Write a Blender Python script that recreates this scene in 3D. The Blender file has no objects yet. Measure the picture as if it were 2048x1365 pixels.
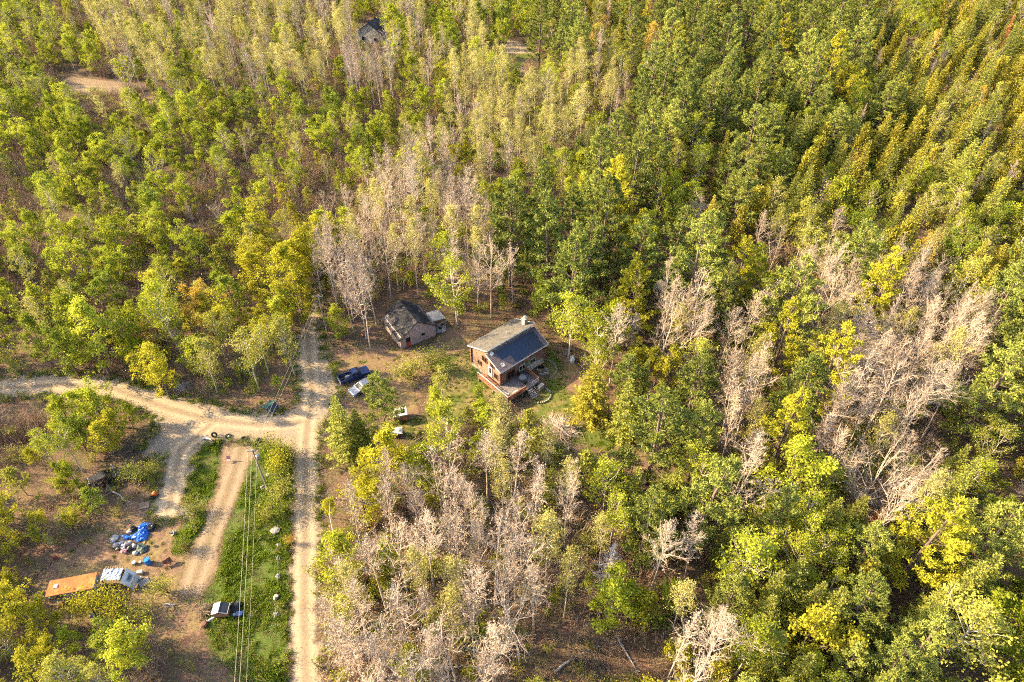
import bpy, math, random
import numpy as np

# ------------------------------------------------------------------ camera, sky, sun, exposure
SC = bpy.context.scene
COL = SC.collection
CAM_H, PITCH, FPX, IW, IH = 78.0, math.radians(42.0), 1365.0, 2048.0, 1365.0
cam_d = bpy.data.cameras.new('camera'); cam = bpy.data.objects.new('camera', cam_d); COL.objects.link(cam)
cam.location = (0, 0, CAM_H); cam.rotation_euler = (math.radians(90) - PITCH, 0, 0)
cam_d.sensor_width = 36.0; cam_d.lens = 36.0 * FPX / IW; cam_d.clip_end = 4000; cam_d.clip_start = 0.5
SC.camera = cam

SUN_EL = math.radians(28.0)
SUN_DIR = np.array([-1.0, 0.14, 0.0]); SUN_DIR /= np.linalg.norm(SUN_DIR)      # towards the sun, on the ground
world = bpy.data.worlds.new('World'); SC.world = world; world.use_nodes = True
wn = world.node_tree; bg = wn.nodes['Background']
sky = wn.nodes.new('ShaderNodeTexSky'); sky.sky_type = 'NISHITA'; sky.sun_disc = False
sky.sun_elevation = SUN_EL; sky.sun_rotation = math.atan2(SUN_DIR[0], SUN_DIR[1])
sky.air_density = 1.0; sky.dust_density = 2.5; sky.ozone_density = 0.8
wn.links.new(sky.outputs[0], bg.inputs[0]); bg.inputs[1].default_value = 0.15
sun_d = bpy.data.lights.new('sun', 'SUN'); sun = bpy.data.objects.new('sun', sun_d); COL.objects.link(sun)
sun_d.energy = 4.8; sun_d.angle = math.radians(0.5); sun_d.color = (1.0, 0.80, 0.46)
sx, sy, sz = SUN_DIR[0] * math.cos(SUN_EL), SUN_DIR[1] * math.cos(SUN_EL), math.sin(SUN_EL)
sun.rotation_euler = (math.acos(sz), 0, math.atan2(sy, sx) + math.pi / 2)
sun.location = (sx * 300, sy * 300, sz * 300)
SC.view_settings.view_transform = 'Standard'; SC.view_settings.look = 'None'
SC.view_settings.gamma = 1.0; SC.view_settings.exposure = 2.35; SC.view_settings.use_curve_mapping = False
SC.render.engine = 'CYCLES'
cy = SC.cycles
cy.max_bounces = 4; cy.diffuse_bounces = 3; cy.glossy_bounces = 2; cy.transmission_bounces = 3; cy.transparent_max_bounces = 8
cy.use_denoising = False; cy.filter_width = 1.1; cy.caustics_reflective = False; cy.caustics_refractive = False
cy.use_adaptive_sampling = True; cy.adaptive_threshold = 0.03

# ------------------------------------------------------------------ survey helpers: photo pixel <-> place
CP, SP = math.cos(PITCH), math.sin(PITCH)
def at(u, v, z=0.0):
    x = (u - IW / 2) / FPX; y = -(v - IH / 2) / FPX
    d = (x, y * SP + CP, y * CP - SP); t = (z - CAM_H) / d[2]
    return np.array([d[0] * t, d[1] * t, z])
def pix(X, Y, Z):
    dz = Z - CAM_H; f = Y * CP - dz * SP; up = Y * SP + dz * CP
    return IW / 2 + FPX * X / f, IH / 2 - FPX * up / f
def in_poly(u, v, poly):
    ins = False; n = len(poly); j = n - 1
    for i in range(n):
        xi, yi = poly[i]; xj, yj = poly[j]
        if (yi > v) != (yj > v) and u < (xj - xi) * (v - yi) / (yj - yi) + xi: ins = not ins
        j = i
    return ins

# ------------------------------------------------------------------ mesh helpers
def unit(v):
    v = np.asarray(v, float); n = np.linalg.norm(v); return v / n if n > 1e-9 else np.array([0, 0, 1.0])
class MB:
    """collects vertices and faces of one mesh"""
    def __init__(s): s.V = []; s.n = 0; s.F = []; s.M = []; s.R = []
    def add(s, v, f, mat=0, rnd=None):
        v = np.asarray(v, float).reshape(-1, 3); f = np.asarray(f, np.int64)
        s.V.append(v); s.F.append(f + s.n); s.n += len(v); s.M.append(np.full(len(f), mat))
        s.R.append(np.full(len(v), 0.5) if rnd is None else np.asarray(rnd, float))
        return s
    def poly(s, v, mat=0):
        v = np.asarray(v, float); return s.add(v, np.arange(len(v)).reshape(1, -1), mat)
    def mesh(s, name, mats, smooth=False):
        me = bpy.data.meshes.new(name)
        V = np.concatenate(s.V); me.vertices.add(len(V)); me.vertices.foreach_set('co', V.ravel())
        tot = np.concatenate([np.full(len(f), f.shape[1]) for f in s.F]); idx = np.concatenate([f.ravel() for f in s.F])
        me.loops.add(len(idx)); me.loops.foreach_set('vertex_index', idx.astype(np.int32))
        me.polygons.add(len(tot)); st = np.concatenate([[0], np.cumsum(tot)[:-1]])
        me.polygons.foreach_set('loop_start', st.astype(np.int32)); me.polygons.foreach_set('loop_total', tot.astype(np.int32))
        me.polygons.foreach_set('material_index', np.concatenate(s.M).astype(np.int32))
        me.polygons.foreach_set('use_smooth', np.full(len(tot), bool(smooth)))
        at_ = me.attributes.new('rnd', 'FLOAT', 'POINT'); at_.data.foreach_set('value', np.concatenate(s.R).astype(np.float32))
        for m in (mats if isinstance(mats, (list, tuple)) else [mats]): me.materials.append(m)
        me.update(calc_edges=True); return me
    # shapes
    def box(s, c, d, rot=0.0, mat=0, top=(1, 1), tilt=None):
        dx, dy, dz = [q / 2 for q in d]
        v = np.array([[-dx, -dy, -dz], [dx, -dy, -dz], [dx, dy, -dz], [-dx, dy, -dz], [-dx * top[0], -dy * top[1], dz], [dx * top[0], -dy * top[1], dz], [dx * top[0], dy * top[1], dz], [-dx * top[0], dy * top[1], dz]])
        if tilt is not None: v = v @ rotm(*tilt).T
        if rot: v = v @ rotm(0, 0, rot).T
        return s.add(v + np.asarray(c, float), [[0, 3, 2, 1], [4, 5, 6, 7], [0, 1, 5, 4], [1, 2, 6, 5], [2, 3, 7, 6], [3, 0, 4, 7]], mat)
    def b(s, x0, x1, y0, y1, z0, z1, mat=0): return s.box(((x0 + x1) / 2, (y0 + y1) / 2, (z0 + z1) / 2), (x1 - x0, y1 - y0, z1 - z0), 0, mat)
    def tube(s, P, r, k=5, mat=0, cap=True, rnd=None):
        P = np.asarray(P, float); n = len(P); r = np.broadcast_to(np.asarray(r, float), (n,))
        T = np.gradient(P, axis=0); T /= np.linalg.norm(T, axis=1)[:, None] + 1e-9
        ref = np.array([1.0, 0, 0]) if abs(T[0, 0]) < 0.7 else np.array([0, 1.0, 0])
        A = np.cross(T, ref); A /= np.linalg.norm(A, axis=1)[:, None] + 1e-9; B = np.cross(T, A)
        th = np.arange(k) * 2 * math.pi / k
        ring = P[:, None] + r[:, None, None] * (A[:, None] * np.cos(th)[None, :, None] + B[:, None] * np.sin(th)[None, :, None])
        i = np.arange(n - 1)[:, None] * k; j = np.arange(k)[None]; j2 = (j + 1) % k
        q = np.stack([i + j, i + j2, i + k + j2, i + k + j], -1).reshape(-1, 4)
        s.add(ring.reshape(-1, 3), q, mat, None if rnd is None else np.full(n * k, rnd))
        if cap and k >= 5:
            s.add(ring[-1], np.arange(k).reshape(1, -1), mat); s.add(ring[0][::-1], np.arange(k).reshape(1, -1), mat)
        return s
    def lathe(s, prof, c=(0, 0, 0), k=16, mat=0, axis=2):
        th = np.arange(k) * 2 * math.pi / k; prof = np.asarray(prof, float)
        v = np.stack([prof[:, None, 0] * np.cos(th), prof[:, None, 0] * np.sin(th), np.repeat(prof[:, 1:2], k, 1)], -1).reshape(-1, 3)
        if axis == 1: v = v[:, [0, 2, 1]]
        if axis == 0: v = v[:, [2, 0, 1]]
        n = len(prof); i = np.arange(n - 1)[:, None] * k; j = np.arange(k)[None]; j2 = (j + 1) % k
        return s.add(v + np.asarray(c, float), np.stack([i + j, i + j2, i + k + j2, i + k + j], -1).reshape(-1, 4), mat)
    def prism(s, prof, y0, y1, mat=0, ins=0.0):
        """polygon in x,z swept along y"""
        p = np.asarray(prof, float); n = len(p)
        a = np.stack([p[:, 0], np.full(n, y0), p[:, 1]], -1); b_ = np.stack([p[:, 0], np.full(n, y1), p[:, 1]], -1)
        i = np.arange(n); j = (i + 1) % n
        s.add(np.concatenate([a, b_]), np.stack([i, j, j + n, i + n], -1), mat)
        s.add(a[::-1], np.arange(n).reshape(1, -1), mat); s.add(b_, np.arange(n).reshape(1, -1), mat)
        return s
    def lump(s, c, r, rng, k=(10, 7), amp=0.2, mat=0, flat=1.0):
        nu, nv = k; V = []
        ph = rng.uniform(0, 6.28, (5,)); fr = rng.uniform(1, 3.2, (5, 3))
        for a in np.linspace(0.02, math.pi - 0.02, nv):
            for b_ in np.arange(nu) * 2 * math.pi / nu:
                d = np.array([math.sin(a) * math.cos(b_), math.sin(a) * math.sin(b_), math.cos(a)])
                m = 1 + amp * sum(math.sin(fr[q] @ d * 2.2 + ph[q]) for q in range(5)) / 2.2
                V.append(d * m * np.asarray(r) * np.array([1, 1, flat]))
        V = np.array(V); i = np.arange(nv - 1)[:, None] * nu; j = np.arange(nu)[None]; j2 = (j + 1) % nu
        s.add(V + np.asarray(c, float), np.stack([i + j, i + nu + j, i + nu + j2, i + j2], -1).reshape(-1, 4), mat)
        s.add(V[:nu] + np.asarray(c, float), np.arange(nu).reshape(1, -1), mat); return s
    def leaves(s, C, size, rng, up=0.5, asp=0.6, mat=0, rnd=None):
        C = np.asarray(C, float).reshape(-1, 3); n = len(C)
        if n == 0: return s
        N = rng.normal(size=(n, 3)); N /= np.linalg.norm(N, axis=1)[:, None]; N[:, 2] += up; N /= np.linalg.norm(N, axis=1)[:, None] + 1e-9
        A = np.cross(N, rng.normal(size=(n, 3))); A /= np.linalg.norm(A, axis=1)[:, None] + 1e-9; B = np.cross(N, A)
        sz = (size * rng.uniform(0.65, 1.3, n))[:, None] * 0.5
        v = np.stack([C + A * sz, C + B * sz * asp, C - A * sz, C - B * sz * asp], 1).reshape(-1, 3)
        rr = rng.uniform(0, 1, n) if rnd is None else np.clip(rnd + rng.normal(0, 0.18, n), 0, 1)
        return s.add(v, np.arange(4 * n).reshape(-1, 4), mat, np.repeat(rr, 4))
    def blades(s, C, D, L, w, rng, mat=0, rnd=None):
        """thin pointed strips from C along D (needle sprays, grass)"""
        C = np.asarray(C, float).reshape(-1, 3); n = len(C); D = np.asarray(D, float); D = D / (np.linalg.norm(D, axis=1)[:, None] + 1e-9)
        S = np.cross(D, rng.normal(size=(n, 3))); S /= np.linalg.norm(S, axis=1)[:, None] + 1e-9
        L = np.broadcast_to(np.asarray(L, float), (n,))[:, None]; w = np.broadcast_to(np.asarray(w, float), (n,))[:, None]
        v = np.stack([C, C + D * L * 0.5 + S * w, C + D * L, C + D * L * 0.5 - S * w], 1).reshape(-1, 3)
        rr = rng.uniform(0, 1, n) if rnd is None else rnd
        return s.add(v, np.arange(4 * n).reshape(-1, 4), mat, np.repeat(rr, 4))
def rotm(rx, ry, rz):
    a, b_, c = math.cos(rx), math.sin(rx), 0
    X = np.array([[1, 0, 0], [0, math.cos(rx), -math.sin(rx)], [0, math.sin(rx), math.cos(rx)]])
    Y = np.array([[math.cos(ry), 0, math.sin(ry)], [0, 1, 0], [-math.sin(ry), 0, math.cos(ry)]])
    Z = np.array([[math.cos(rz), -math.sin(rz), 0], [math.sin(rz), math.cos(rz), 0], [0, 0, 1]])
    return Z @ Y @ X

def link(name, data, parent=None):
    o = bpy.data.objects.new(name, data); COL.objects.link(o)
    if parent is not None: o.parent = parent
    return o
def part(name, mb, mats, parent, smooth=False, kind=None):
    o = link(name, mb.mesh(name, mats, smooth), parent)
    if kind: o['kind'] = kind
    return o
def tag(o, label, cat, group=None):
    o['label'] = label; o['category'] = cat
    if group: o['group'] = group
    return o
def thing(name, label, cat, loc=(0, 0, 0), rz=0.0, group=None):
    o = link(name, None); o.location = loc; o.rotation_euler = (0, 0, rz); o.empty_display_size = 0.3
    return tag(o, label, cat, group)
def solo(name, mb, mats, label, cat, loc=(0, 0, 0), rz=0.0, group=None, smooth=False):
    o = link(name, mb.mesh(name, mats, smooth)); o.location = loc; o.rotation_euler = (0, 0, rz)
    return tag(o, label, cat, group)

# ------------------------------------------------------------------ materials
def nodes(name):
    m = bpy.data.materials.new(name); m.use_nodes = True
    nt = m.node_tree; return m, nt, nt.nodes['Principled BSDF'], nt.nodes['Material Output']
def N(nt, typ, **kw):
    n = nt.nodes.new(typ)
    for k, v in kw.items(): setattr(n, k, v)
    return n
def dim(c, k=0.74): return tuple(q * k for q in c)
def ramp(nt, fac, stops):
    r = N(nt, 'ShaderNodeValToRGB'); e = r.color_ramp.elements
    while len(e) < len(stops): e.new(0.5)
    for q, (p, c) in zip(e, stops): q.position = p; q.color = (*c, 1)
    if fac is not None: nt.links.new(fac, r.inputs[0])
    return r.outputs[0]
def noise(nt, vec, scale, detail=4, rough=0.55, dist=0.0):
    n = N(nt, 'ShaderNodeTexNoise'); n.inputs['Scale'].default_value = scale; n.inputs['Detail'].default_value = detail
    n.inputs['Roughness'].default_value = rough; n.inputs['Distortion'].default_value = dist
    if vec is not None: nt.links.new(vec, n.inputs['Vector'])
    return n.outputs[0]
def pmat(name, c1, c2=None, scale=3.0, rough=0.8, bump=0.0, metal=0.0, spec=0.3, stretch=None, c3=None):
    m, nt, p, out = nodes(name)
    p.inputs['Roughness'].default_value = rough; p.inputs['Metallic'].default_value = metal; p.inputs['Specular IOR Level'].default_value = spec
    if c2 is None: c2 = tuple(q * 0.72 for q in c1)
    c1, c2 = dim(c1), dim(c2); c3 = dim(c3) if c3 is not None else None
    tc = N(nt, 'ShaderNodeTexCoord'); vec = tc.outputs['Object']
    if stretch:
        mp = N(nt, 'ShaderNodeMapping'); mp.inputs['Scale'].default_value = stretch; nt.links.new(vec, mp.inputs[0]); vec = mp.outputs[0]
    f = noise(nt, vec, scale, 6, 0.65)
    stops = [(0.32, c2), (0.62, c1)] if c3 is None else [(0.3, c2), (0.5, c1), (0.7, c3)]
    nt.links.new(ramp(nt, f, stops), p.inputs['Base Color'])
    if bump:
        b_ = N(nt, 'ShaderNodeBump'); b_.inputs['Strength'].default_value = 0.6; b_.inputs['Distance'].default_value = bump
        nt.links.new(noise(nt, vec, scale * 4, 5), b_.inputs['Height']); nt.links.new(b_.outputs[0], p.inputs['Normal'])
    return m
def leafmat(name, c1, c2, trans=0.38, var=0.35):
    """leaf colour between c1 and c2 from leaf to leaf and from tree to tree; light passes through"""
    m, nt, p, out = nodes(name); nt.nodes.remove(p)
    a = N(nt, 'ShaderNodeAttribute', attribute_name='rnd'); oi = N(nt, 'ShaderNodeObjectInfo')
    mx = N(nt, 'ShaderNodeMath', operation='MULTIPLY_ADD'); mx.inputs[1].default_value = 0.55
    mo = N(nt, 'ShaderNodeMath', operation='MULTIPLY'); mo.inputs[1].default_value = 0.45
    nt.links.new(oi.outputs['Random'], mo.inputs[0]); nt.links.new(a.outputs['Fac'], mx.inputs[0]); nt.links.new(mo.outputs[0], mx.inputs[2])
    col = ramp(nt, mx.outputs[0], [(0.05, c1), (0.95, c2)])
    h = N(nt, 'ShaderNodeMath', operation='MULTIPLY_ADD'); h.inputs[1].default_value = 7.31; h.inputs[2].default_value = 0.13
    fr = N(nt, 'ShaderNodeMath', operation='FRACT'); nt.links.new(oi.outputs['Random'], h.inputs[0]); nt.links.new(h.outputs[0], fr.inputs[0])
    v = N(nt, 'ShaderNodeMapRange'); v.inputs[3].default_value = 1 - var; v.inputs[4].default_value = 1 + var * 0.6; nt.links.new(fr.outputs[0], v.inputs[0])
    hs = N(nt, 'ShaderNodeHueSaturation'); nt.links.new(v.outputs[0], hs.inputs['Value']); nt.links.new(col, hs.inputs['Color'])
    d = N(nt, 'ShaderNodeBsdfDiffuse'); t = N(nt, 'ShaderNodeBsdfTranslucent'); ms = N(nt, 'ShaderNodeMixShader'); ms.inputs[0].default_value = trans
    nt.links.new(hs.outputs[0], d.inputs[0]); nt.links.new(hs.outputs[0], t.inputs[0])
    nt.links.new(d.outputs[0], ms.inputs[1]); nt.links.new(t.outputs[0], ms.inputs[2]); nt.links.new(ms.outputs[0], out.inputs[0])
    return m

# ------------------------------------------------------------------ the ground, roads, yard and lawns
def ground_mat():
    m, nt, p, out = nodes('forest_floor'); p.inputs['Roughness'].default_value = 0.95; p.inputs['Specular IOR Level'].default_value = 0.1
    g = N(nt, 'ShaderNodeNewGeometry').outputs['Position']
    big = noise(nt, g, 0.035, 4, 0.6); mid = noise(nt, g, 0.35, 5, 0.65); fine = noise(nt, g, 3.2, 6, 0.75)
    a = ramp(nt, fine, [(0.30, (0.05, 0.032, 0.024)), (0.48, (0.12, 0.074, 0.052)), (0.62, (0.19, 0.122, 0.085)), (0.75, (0.30, 0.22, 0.16))])
    b_ = ramp(nt, fine, [(0.32, (0.035, 0.032, 0.018)), (0.5, (0.10, 0.085, 0.04)), (0.68, (0.19, 0.15, 0.075)), (0.8, (0.32, 0.26, 0.16))])
    mx = N(nt, 'ShaderNodeMixRGB'); f = ramp(nt, mid, [(0.42, (0, 0, 0)), (0.6, (1, 1, 1))])
    nt.links.new(f, mx.inputs[0]); nt.links.new(a, mx.inputs[1]); nt.links.new(b_, mx.inputs[2])
    m2 = N(nt, 'ShaderNodeMixRGB', blend_type='MULTIPLY'); m2.inputs[0].default_value = 1
    nt.links.new(mx.outputs[0], m2.inputs[1]); nt.links.new(ramp(nt, big, [(0.35, (0.58, 0.55, 0.55)), (0.65, (0.95, 0.88, 0.83))]), m2.inputs[2])
    nt.links.new(m2.outputs[0], p.inputs['Base Color'])
    bp = N(nt, 'ShaderNodeBump'); bp.inputs['Strength'].default_value = 0.9; bp.inputs['Distance'].default_value = 0.12
    nt.links.new(noise(nt, g, 2.2, 6, 0.7), bp.inputs['Height']); nt.links.new(bp.outputs[0], p.inputs['Normal'])
    return m
def sheet_mat(name, stops, fine=2.5, patch=None, soft=(0.9, 1.6), rut=None, bump=0.05, pscale=0.4, ef=0.9):
    """earth, gravel or turf laid over the forest floor; the border frays out with a noise"""
    m, nt, p, out = nodes(name); p.inputs['Roughness'].default_value = 0.92; p.inputs['Specular IOR Level'].default_value = 0.15
    g = N(nt, 'ShaderNodeNewGeometry').outputs['Position']
    stops = [(a, dim(c, 0.72)) for a, c in stops]; patch = [(a, dim(c, 0.72)) for a, c in patch] if patch else None; rut = dim(rut, 0.64) if rut else None
    col = ramp(nt, noise(nt, g, fine, 6, 0.7), stops)
    if patch:
        mx = N(nt, 'ShaderNodeMixRGB'); nt.links.new(ramp(nt, noise(nt, g, pscale, 5, 0.6, 0.6), [(0.44, (0, 0, 0)), (0.62, (1, 1, 1))]), mx.inputs[0])
        nt.links.new(col, mx.inputs[1]); nt.links.new(ramp(nt, noise(nt, g, fine * 1.3, 5, 0.7), patch), mx.inputs[2]); col = mx.outputs[0]
    if rut:
        a = N(nt, 'ShaderNodeAttribute', attribute_name='rut').outputs['Fac']
        mx = N(nt, 'ShaderNodeMixRGB'); ad = N(nt, 'ShaderNodeMath', operation='MULTIPLY_ADD'); ad.inputs[1].default_value = 0.9
        nn = N(nt, 'ShaderNodeMath', operation='SUBTRACT'); nn.inputs[1].default_value = 0.5; nt.links.new(noise(nt, g, 0.7, 5, 0.7), nn.inputs[0])
        nt.links.new(nn.outputs[0], ad.inputs[0]); nt.links.new(a, ad.inputs[2]); ad.use_clamp = True
        nt.links.new(ad.outputs[0], mx.inputs[0]); nt.links.new(col, mx.inputs[1]); mx.inputs[2].default_value = (*rut, 1); col = mx.outputs[0]
        a = N(nt, 'ShaderNodeAttribute', attribute_name='mid').outputs['Fac']; mx = N(nt, 'ShaderNodeMixRGB')
        ad = N(nt, 'ShaderNodeMath', operation='MULTIPLY_ADD'); ad.inputs[1].default_value = 1.3; ad.use_clamp = True; nn = N(nt, 'ShaderNodeMath', operation='SUBTRACT'); nn.inputs[1].default_value = 0.52
        nt.links.new(noise(nt, g, 0.5, 5, 0.7), nn.inputs[0]); nt.links.new(nn.outputs[0], ad.inputs[0]); nt.links.new(a, ad.inputs[2]); nt.links.new(ad.outputs[0], mx.inputs[0])
        nt.links.new(col, mx.inputs[1]); mx.inputs[2].default_value = (0.125, 0.092, 0.05, 1); col = mx.outputs[0]
    nt.links.new(col, p.inputs['Base Color'])
    bp = N(nt, 'ShaderNodeBump'); bp.inputs['Strength'].default_value = 0.7; bp.inputs['Distance'].default_value = bump
    nt.links.new(noise(nt, g, fine * 1.6, 6, 0.7), bp.inputs['Height']); nt.links.new(bp.outputs[0], p.inputs['Normal'])
    e = N(nt, 'ShaderNodeAttribute', attribute_name='edge').outputs['Fac']
    nz = N(nt, 'ShaderNodeMath', operation='MULTIPLY_ADD'); nz.inputs[1].default_value = soft[1] * 2
    nt.links.new(noise(nt, g, ef, 6, 0.62), nz.inputs[0]); sb = N(nt, 'ShaderNodeMath', operation='SUBTRACT'); sb.inputs[1].default_value = soft[1]
    nt.links.new(e, sb.inputs[0]); nt.links.new(sb.outputs[0], nz.inputs[2])
    mr = N(nt, 'ShaderNodeMapRange', interpolation_type='SMOOTHSTEP'); mr.inputs[1].default_value = -soft[0] / 2; mr.inputs[2].default_value = soft[0] / 2
    nt.links.new(nz.outputs[0], mr.inputs[0])
    tr = N(nt, 'ShaderNodeBsdfTransparent'); ms = N(nt, 'ShaderNodeMixShader')
    nt.links.new(mr.outputs[0], ms.inputs[0]); nt.links.new(tr.outputs[0], ms.inputs[1]); nt.links.new(p.outputs[0], ms.inputs[2]); nt.links.new(ms.outputs[0], out.inputs[0])
    return m
def seg_dist(P, A, B):
    d = B - A; t = np.clip(((P - A) @ d) / (d @ d + 1e-9), 0, 1); return np.linalg.norm(P - (A + t[:, None] * d), axis=1)
def poly_sd(P, Q):
    n = len(Q); D = np.full(len(P), 1e9); ins = np.zeros(len(P), bool)
    for i in range(n):
        A, B = Q[i], Q[(i + 1) % n]; D = np.minimum(D, seg_dist(P, A, B))
        c = (A[1] > P[:, 1]) != (B[1] > P[:, 1])
        with np.errstate(divide='ignore', invalid='ignore'):
            x = (B[0] - A[0]) * (P[:, 1] - A[1]) / (B[1] - A[1] + 1e-12) + A[0]
        ins ^= c & (P[:, 0] < x)
    return np.where(ins, D, -D)
def w2(poly): return np.array([at(u, v)[:2] for u, v in poly])
SHEETS = {}
def sheet(name, polys, z, mat, cell=0.4, rim=1.5, lane=None, label=None):
    Qs = [w2(p) for p in polys]; SHEETS.setdefault(name, []).extend(Qs)
    lo = np.min([q.min(0) for q in Qs], 0) - rim; hi = np.max([q.max(0) for q in Qs], 0) + rim
    nx, ny = int((hi[0] - lo[0]) / cell) + 2, int((hi[1] - lo[1]) / cell) + 2
    X, Y = np.meshgrid(lo[0] + np.arange(nx) * cell, lo[1] + np.arange(ny) * cell); P = np.stack([X.ravel(), Y.ravel()], -1)
    sd = np.max([poly_sd(P, q) for q in Qs], 0); ok = (sd > -rim).reshape(ny, nx)
    idx = np.arange(nx * ny).reshape(ny, nx)
    F = np.stack([idx[:-1, :-1], idx[:-1, 1:], idx[1:, 1:], idx[1:, :-1]], -1).reshape(-1, 4)
    F = F[(ok[:-1, :-1] | ok[:-1, 1:] | ok[1:, 1:] | ok[1:, :-1]).ravel()]
    use = np.unique(F); mp = np.full(nx * ny, -1); mp[use] = np.arange(len(use))
    mb = MB(); mb.add(np.column_stack([P[use], np.full(len(use), z)]), mp[F]); me = mb.mesh(name, mat)
    a = me.attributes.new('edge', 'FLOAT', 'POINT'); a.data.foreach_set('value', sd[use].astype(np.float32))
    if lane:
        d = np.full(len(use), 1e9)
        for L in lane:
            q = w2(L)
            for i in range(len(q) - 1): d = np.minimum(d, seg_dist(P[use], q[i], q[i + 1]))
        r = np.exp(-((d - 0.85) / 0.42) ** 2)
        a = me.attributes.new('rut', 'FLOAT', 'POINT'); a.data.foreach_set('value', r.astype(np.float32))
        a = me.attributes.new('mid', 'FLOAT', 'POINT'); a.data.foreach_set('value', (np.exp(-(d / 0.4) ** 2) * 0.55).astype(np.float32))
    o = link(name, me); o['kind'] = 'structure'
    return o

gm = MB(); S_ = 1500.0
gm.add([[-S_, -300, 0], [S_, -300, 0], [S_, 2200, 0], [-S_, 2200, 0]], [[0, 1, 2, 3]])
g_o = link('ground', gm.mesh('ground', ground_mat())); g_o['kind'] = 'structure'

M_ROAD = sheet_mat('pale_gravel', [(0.3, (0.17, 0.122, 0.08)), (0.5, (0.26, 0.192, 0.125)), (0.7, (0.34, 0.26, 0.175))], 3.0,
                   patch=[(0.3, (0.18, 0.135, 0.10)), (0.6, (0.27, 0.21, 0.15))], rut=(0.42, 0.315, 0.20), pscale=0.25, soft=(1.0, 2.4), ef=0.42)
M_TRACK = sheet_mat('worn_soil', [(0.3, (0.12, 0.078, 0.05)), (0.5, (0.20, 0.132, 0.082)), (0.7, (0.29, 0.205, 0.125))], 2.6,
                    patch=[(0.3, (0.13, 0.09, 0.045)), (0.6, (0.22, 0.155, 0.085))], rut=(0.31, 0.225, 0.145), soft=(1.0, 1.3))
M_YARD = sheet_mat('bare_soil', [(0.3, (0.10, 0.06, 0.04)), (0.5, (0.17, 0.10, 0.062)), (0.7, (0.26, 0.17, 0.10))], 2.4,
                   patch=[(0.3, (0.12, 0.085, 0.035)), (0.6, (0.23, 0.165, 0.07))], soft=(1.2, 1.6))
M_LAWN = sheet_mat('turf', [(0.3, (0.05, 0.068, 0.010)), (0.5, (0.09, 0.11, 0.018)), (0.7, (0.15, 0.16, 0.03))], 3.5,
                   patch=[(0.3, (0.15, 0.10, 0.045)), (0.6, (0.23, 0.17, 0.065))], soft=(1.2, 1.8), pscale=0.3)
M_VERGE = sheet_mat('rough_grass', [(0.3, (0.035, 0.058, 0.008)), (0.5, (0.065, 0.10, 0.012)), (0.7, (0.11, 0.145, 0.02))], 3.5,
                    patch=[(0.3, (0.05, 0.06, 0.012)), (0.65, (0.115, 0.105, 0.03))], soft=(1.0, 1.2), pscale=0.5)

P_ROAD = [(-160, 765), (0, 756), (100, 747), (200, 752), (270, 765), (340, 790), (430, 812), (510, 824), (560, 828), (592, 812), (600, 780), (590, 740), (596, 690), (612, 645), (622, 600), (636, 560),
          (652, 560), (645, 610), (642, 660), (648, 700), (668, 745), (690, 790), (670, 810), (650, 850), (640, 880), (638, 960), (637, 1060), (634, 1160), (636, 1260), (642, 1365), (650, 1480),
          (580, 1480), (584, 1365), (580, 1250), (580, 1150), (583, 1040), (585, 960), (580, 915), (560, 890), (520, 886), (470, 884), (425, 886), (392, 905), (386, 950), (362, 1000), (352, 1050), (300, 1040), (318, 960), (330, 915), (285, 920), (290, 885), (318, 860), (296, 832), (250, 805), (190, 792), (90, 793), (0, 799), (-160, 812)]
LANES = [[(-160, 788), (0, 777), (120, 770), (230, 778), (330, 815), (420, 840), (520, 850), (600, 845)], [(615, 640), (618, 720), (625, 790), (615, 850), (611, 900), (612, 1000), (610, 1100), (608, 1200), (610, 1300), (614, 1480)], [(420, 850), (360, 900), (350, 960), (335, 1020)]]
P_YARD_A = [(640, 690), (700, 690), (760, 690), (800, 700), (860, 690), (905, 645), (950, 640), (965, 665), (940, 680), (945, 720), (900, 745), (860, 770), (840, 800), (835, 850), (790, 880), (760, 860), (770, 820), (720, 810), (690, 800), (655, 790), (645, 740)]
P_YARD_B = [(350, 880), (440, 878), (560, 888), (545, 905), (500, 940), (470, 1010), (445, 1080), (440, 1140), (400, 1205), (430, 1260), (300, 1290), (150, 1260), (60, 1230), (70, 1150), (130, 1110), (210, 1050), (250, 1010), (290, 960)]
P_LAWN = [[(880, 715), (938, 705), (960, 745), (1010, 800), (960, 820), (900, 850), (850, 840), (870, 780)],
          [(1098, 690), (1120, 720), (1130, 780), (1165, 805), (1215, 830), (1240, 870), (1225, 905), (1150, 890), (1095, 855), (1055, 815), (1095, 770), (1090, 730)], [(790, 850), (850, 830), (880, 860), (830, 890)]]
P_EASTYARD = [(1085, 665), (1130, 690), (1165, 740), (1172, 790), (1235, 830), (1290, 895), (1300, 940), (1230, 955), (1130, 905), (1085, 850), (1050, 800), (1080, 740)]
P_VERGE = [[(530, 893), (572, 900), (582, 950), (581, 1050), (577, 1160), (576, 1300), (575, 1380), (500, 1380), (420, 1300), (405, 1205), (440, 1140), (450, 1070), (478, 1000), (500, 930)],
           [(405, 885), (440, 886), (436, 935), (428, 985), (412, 1010), (406, 1050), (370, 1105), (345, 1110), (352, 1070), (372, 1040), (378, 960)]]
sheet('dirt_yard', [P_YARD_A, P_YARD_B, P_EASTYARD], 0.004, M_YARD)
sheet('dirt_track', [[(445, 892), (520, 892), (503, 935), (470, 1010), (440, 1090), (432, 1150), (395, 1195), (350, 1190), (372, 1110), (408, 1050), (436, 970)]], 0.008, M_TRACK,
      lane=[[(485, 895), (455, 985), (425, 1060), (400, 1130), (380, 1190)]])
sheet('lawn', P_LAWN, 0.012, M_LAWN)
sheet('grass_verge', P_VERGE, 0.016, M_VERGE)
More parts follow.
